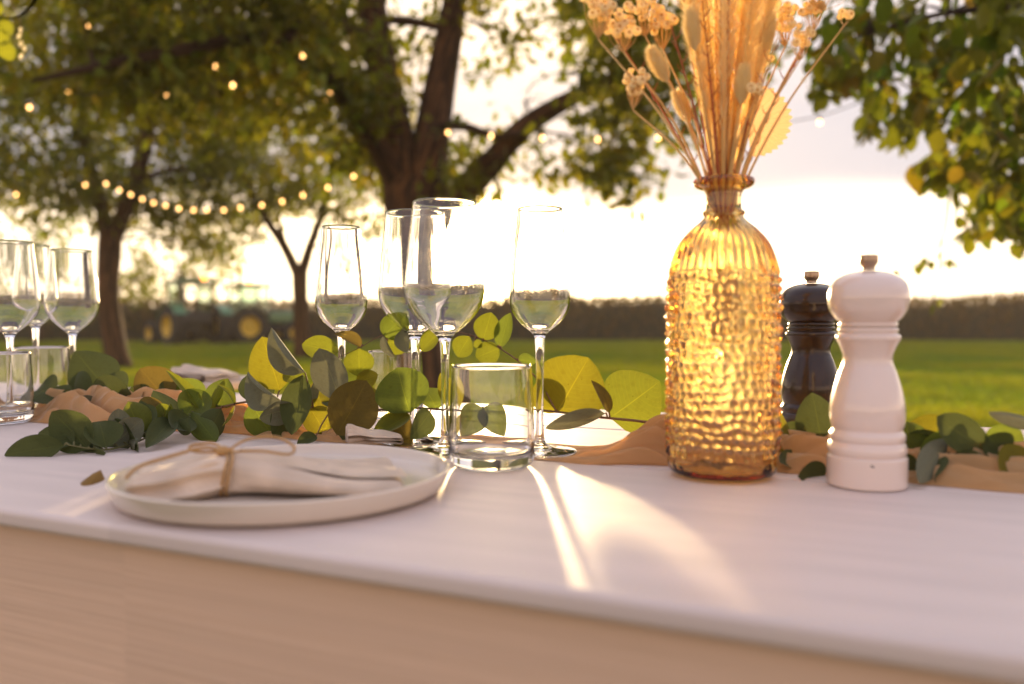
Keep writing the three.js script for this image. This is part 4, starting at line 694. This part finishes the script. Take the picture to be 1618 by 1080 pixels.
branch('eucalyptus branch of broad shaded leaves behind the left wine glass stem', [[330, 644, 0.98], [270, 640, 1.0], [200, 634, 1.02], [130, 632, 1.04], [70, 636, 1.05, 1.2]], M.stemGreen, [
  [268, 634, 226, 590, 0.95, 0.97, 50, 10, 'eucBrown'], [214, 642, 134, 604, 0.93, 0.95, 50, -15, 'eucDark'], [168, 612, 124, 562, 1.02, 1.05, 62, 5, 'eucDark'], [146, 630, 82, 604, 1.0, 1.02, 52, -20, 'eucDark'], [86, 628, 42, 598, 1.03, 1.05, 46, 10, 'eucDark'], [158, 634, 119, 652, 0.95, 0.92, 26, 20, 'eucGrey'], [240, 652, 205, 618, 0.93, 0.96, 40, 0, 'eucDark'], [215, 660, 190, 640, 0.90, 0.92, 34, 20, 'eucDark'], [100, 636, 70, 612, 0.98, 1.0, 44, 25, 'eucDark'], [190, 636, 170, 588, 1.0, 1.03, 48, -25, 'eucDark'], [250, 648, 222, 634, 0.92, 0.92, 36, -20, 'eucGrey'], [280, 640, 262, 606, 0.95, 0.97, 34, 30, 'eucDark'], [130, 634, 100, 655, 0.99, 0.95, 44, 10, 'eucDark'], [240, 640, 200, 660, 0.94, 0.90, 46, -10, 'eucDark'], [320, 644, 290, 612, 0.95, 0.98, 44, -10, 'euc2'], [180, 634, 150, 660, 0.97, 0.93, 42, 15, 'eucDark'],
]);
branch('eucalyptus branch of backlit leaves crossing below the centre glasses', [[318, 652, 0.84], [395, 634, 0.83], [440, 639, 0.825], [490, 645, 0.82], [600, 647, 0.80], [650, 644, 0.79], [720, 648, 0.775], [800, 650, 0.755, 1.6]], M.stem, [
  [442, 616, 418, 535, 0.83, 0.84, 54, -8, 'euc'], [482, 588, 424, 522, 0.80, 0.80, 30, -48, 'eucGrey', 0.6], [444, 632, 374, 597, 0.80, 0.80, 34, -38, 'eucGrey', 0.6], [397, 634, 423, 688, 0.82, 0.80, 48, 18, 'euc'], [371, 640, 356, 596, 0.83, 0.83, 16, 66, 'euc'], [371, 640, 371, 682, 0.83, 0.81, 14, 60, 'euc'],
  [478, 592, 466, 686, 0.81, 0.80, 40, 22, 'eucDark'], [478, 600, 452, 584, 0.815, 0.83, 28, 10, 'euc'], [488, 642, 498, 598, 0.82, 0.83, 16, 45, 'eucGrey'], [532, 687, 586, 598, 0.765, 0.78, 64, 8, 'eucBrown'], [648, 652, 622, 572, 0.77, 0.775, 68, -6, 'euc'], [648, 655, 590, 686, 0.775, 0.75, 28, 35, 'euc'],
  [490, 645, 521, 690, 0.815, 0.79, 38, -10, 'euc'], [500, 688, 472, 700, 0.78, 0.76, 18, 30, 'eucDark'], [562, 604, 602, 592, 0.80, 0.81, 24, 10, 'euc'], [760, 642, 724, 686, 0.755, 0.73, 42, 10, 'eucDark'], [765, 642, 796, 682, 0.755, 0.73, 38, -12, 'eucDark'], [720, 655, 699, 682, 0.77, 0.75, 18, 30, 'euc'], [712, 642, 697, 590, 0.785, 0.79, 26, -20, 'euc'],
  [420, 640, 392, 590, 0.84, 0.86, 44, 15, 'eucDark'], [350, 645, 330, 690, 0.83, 0.80, 34, -18, 'eucDark'], [455, 642, 440, 690, 0.82, 0.80, 40, -22, 'eucDark'], [510, 646, 498, 600, 0.82, 0.84, 36, 22, 'euc'], [560, 648, 548, 694, 0.80, 0.77, 38, 18, 'eucDark'], [585, 648, 560, 610, 0.81, 0.83, 38, -25, 'euc'], [620, 648, 640, 694, 0.79, 0.76, 36, 15, 'eucBrown'], [690, 648, 672, 600, 0.785, 0.80, 36, 20, 'euc'], [540, 646, 520, 612, 0.82, 0.84, 34, 5, 'eucDark'], [470, 644, 408, 652, 0.81, 0.80, 34, -30, 'eucGrey'], [680, 650, 655, 690, 0.78, 0.75, 32, -25, 'eucDark'],
]);
branch('thin reddish eucalyptus twig arching up between the centre glasses', [[880, 651, 0.73, 2], [850, 600, 0.74, 1.8], [815, 567, 0.745, 1.6], [765, 537, 0.755, 1.4], [725, 524, 0.765, 1.3], [680, 516, 0.775, 1.2], [633, 521, 0.79, 1.1], [600, 531, 0.80, 1], [570, 548, 0.805, 0.9], [532, 566, 0.81, 0.7]], M.stem, [
  [537, 633, 511, 545, 0.80, 0.80, 44, -14, 'eucGrey'], [536, 556, 479, 544, 0.815, 0.83, 30, 10, 'euc'], [571, 549, 532, 518, 0.80, 0.80, 22, 45, 'eucBrown'], [567, 550, 568, 594, 0.805, 0.81, 37, 0, 'euc'], [606, 531, 642, 494, 0.79, 0.79, 36, 12, 'euc'], [636, 520, 645, 556, 0.785, 0.78, 24, 35, 'eucGrey'], [606, 530, 616, 568, 0.795, 0.79, 16, 50, 'eucGrey'], [697, 524, 659, 553, 0.77, 0.775, 24, 20, 'euc'], [612, 540, 650, 545, 0.80, 0.80, 26, 20, 'euc'],
  [789, 549, 747, 568, 0.75, 0.755, 29, -5, 'euc'], [790, 549, 803, 495, 0.75, 0.755, 24, 25, 'euc'], [763, 538, 776, 494, 0.755, 0.76, 33, 0, 'euc'], [742, 531, 721, 564, 0.76, 0.765, 28, 10, 'euc'], [750, 538, 762, 548, 0.755, 0.755, 12, 20, 'euc'], [818, 569, 846, 570, 0.745, 0.75, 18, 5, 'euc'],
]);
branch('eucalyptus branch with two large glowing leaves left of the amber bottle', [[842, 646, 0.74], [885, 651, 0.735, 2.4], [960, 660, 0.725, 2.8], [1010, 665, 0.715, 3], [1062, 674, 0.70, 3.4], [1150, 700, 0.68, 3.4]], M.stem, [
  [880, 651, 928, 570, 0.735, 0.75, 90, -4, 'euc'], [964, 660, 1048, 600, 0.725, 0.735, 86, 5, 'euc', 0.12], [962, 652, 948, 597, 0.72, 0.715, 18, 40, 'eucBrown'], [956, 653, 867, 680, 0.715, 0.69, 28, -42, 'eucGrey', 0.5], [880, 652, 850, 600, 0.74, 0.75, 44, 10, 'euc'], [1062, 676, 1024, 692, 0.70, 0.685, 18, 20, 'eucDark'],
]);
branch('eucalyptus branch running out to the right edge round the white mill', [[1190, 712, 0.66], [1260, 720, 0.645, 2.6], [1425, 722, 0.61, 2.6], [1500, 716, 0.60, 2.4], [1570, 718, 0.59, 2.2], [1680, 720, 0.57, 1.6]], M.stem, [
  [1302, 722, 1285, 620, 0.64, 0.645, 54, 6, 'eucDark'], [1241, 752, 1228, 644, 0.635, 0.66, 30, 18, 'euc'], [1306, 741, 1250, 757, 0.61, 0.595, 28, -15, 'eucDark'], [1496, 692, 1428, 664, 0.615, 0.63, 42, 12, 'euc'], [1496, 696, 1418, 716, 0.61, 0.62, 46, -12, 'eucDark'], [1567, 714, 1457, 655, 0.585, 0.60, 44, 10, 'eucDark'],
  [1498, 694, 1440, 778, 0.60, 0.56, 34, -25, 'eucGrey'], [1494, 736, 1592, 746, 0.60, 0.585, 46, 5, 'eucDark'], [1632, 714, 1598, 782, 0.57, 0.55, 64, 0, 'euc'], [1648, 672, 1571, 634, 0.575, 0.585, 22, 45, 'eucGrey', 0.5], [1240, 720, 1215, 690, 0.65, 0.66, 26, 0, 'euc'], [1420, 722, 1450, 752, 0.60, 0.585, 30, 10, 'eucDark'], [1450, 722, 1530, 690, 0.60, 0.60, 46, 20, 'euc2'], [1500, 720, 1560, 768, 0.59, 0.565, 48, -10, 'eucDark'], [1560, 718, 1615, 680, 0.585, 0.585, 50, 10, 'euc2'], [1440, 716, 1425, 660, 0.61, 0.62, 40, -15, 'euc2'], [1590, 720, 1560, 690, 0.58, 0.59, 40, 15, 'eucDark'], [1460, 728, 1500, 776, 0.595, 0.565, 40, 20, 'eucDark'], [1240, 718, 1262, 668, 0.65, 0.66, 38, -12, 'eucDark'], [1270, 722, 1222, 742, 0.64, 0.62, 30, 20, 'eucDark'],
]);
// ------------------------------------------------------------------ iron hook with a leafy sprig, top left
{
  const D = 1.9, pole = at(-90, 900, D); pole.y = 0;
  const o = thing('iron_hook', 'curled dark iron hook end at the top left corner', 'hook', pole), loc = (x, y, d = D) => at(x, y, d).sub(pole);
  obj('pole', tube([V(0, 0, 0), V(0, 0.9, 0), loc(-90, -60), loc(-80, -120), loc(-30, -150), loc(30, -110), loc(56, -50), loc(58, -8), loc(44, 16), loc(20, 29), loc(-6, 28), loc(-26, 14), loc(-30, -8)], [0.006, 0.006, 0.005, 0.005, 0.005, 0.005, 0.0048, 0.0046, 0.0044, 0.004, 0.004, 0.004], 120, 10), M.iron, o);
  const v = thing('vine_sprig', 'bright yellow-green vine leaves hanging from the iron hook', 'vine', at(16, 34, D));
  const vl = (x, y, d = D) => at(x, y, d).sub(v.position);
  obj('stem', tube([vl(18, 2), vl(30, 30), vl(36, 50), vl(34, 80)], [0.0012, 0.001, 0.0008], 16, 6), M.stem, v);
  for (const [bx, by, tx, ty, w, roll] of [[22, 40, 4, 50, 24, 5], [14, 52, -6, 70, 30, 10], [26, 78, 0, 86, 22, -10], [6, 18, -10, 14, 16, 0]]) {
    const b = vl(bx, by), t = vl(tx, ty), ax = t.clone().sub(b), L = ax.length(); ax.normalize();
    const nz = V(0, 0, 1).addScaledVector(ax, -ax.z).normalize().applyAxisAngle(ax, roll / 57.3), m = obj('leaf', leafGeometry(L, w * 1.35 * D / FPX, 0.3, 0.4, 0.75), M.vine, v); m.position.copy(b); m.quaternion.setFromRotationMatrix(new THREE.Matrix4().makeBasis(ax.clone().cross(nz), ax, nz));
  }
  for (const [x, y] of [[34, 42], [33, 52], [36, 64], [38, 72], [36, 84]]) { const f = obj('flower', leafGeometry(0.018, 0.009, 0.5, 0.6, 0.8), M.cream, v); f.position.copy(vl(x, y)); f.rotation.z = Math.PI - 0.2 + (x % 3) * 0.3; }
}
renderer.render(scene, camera);
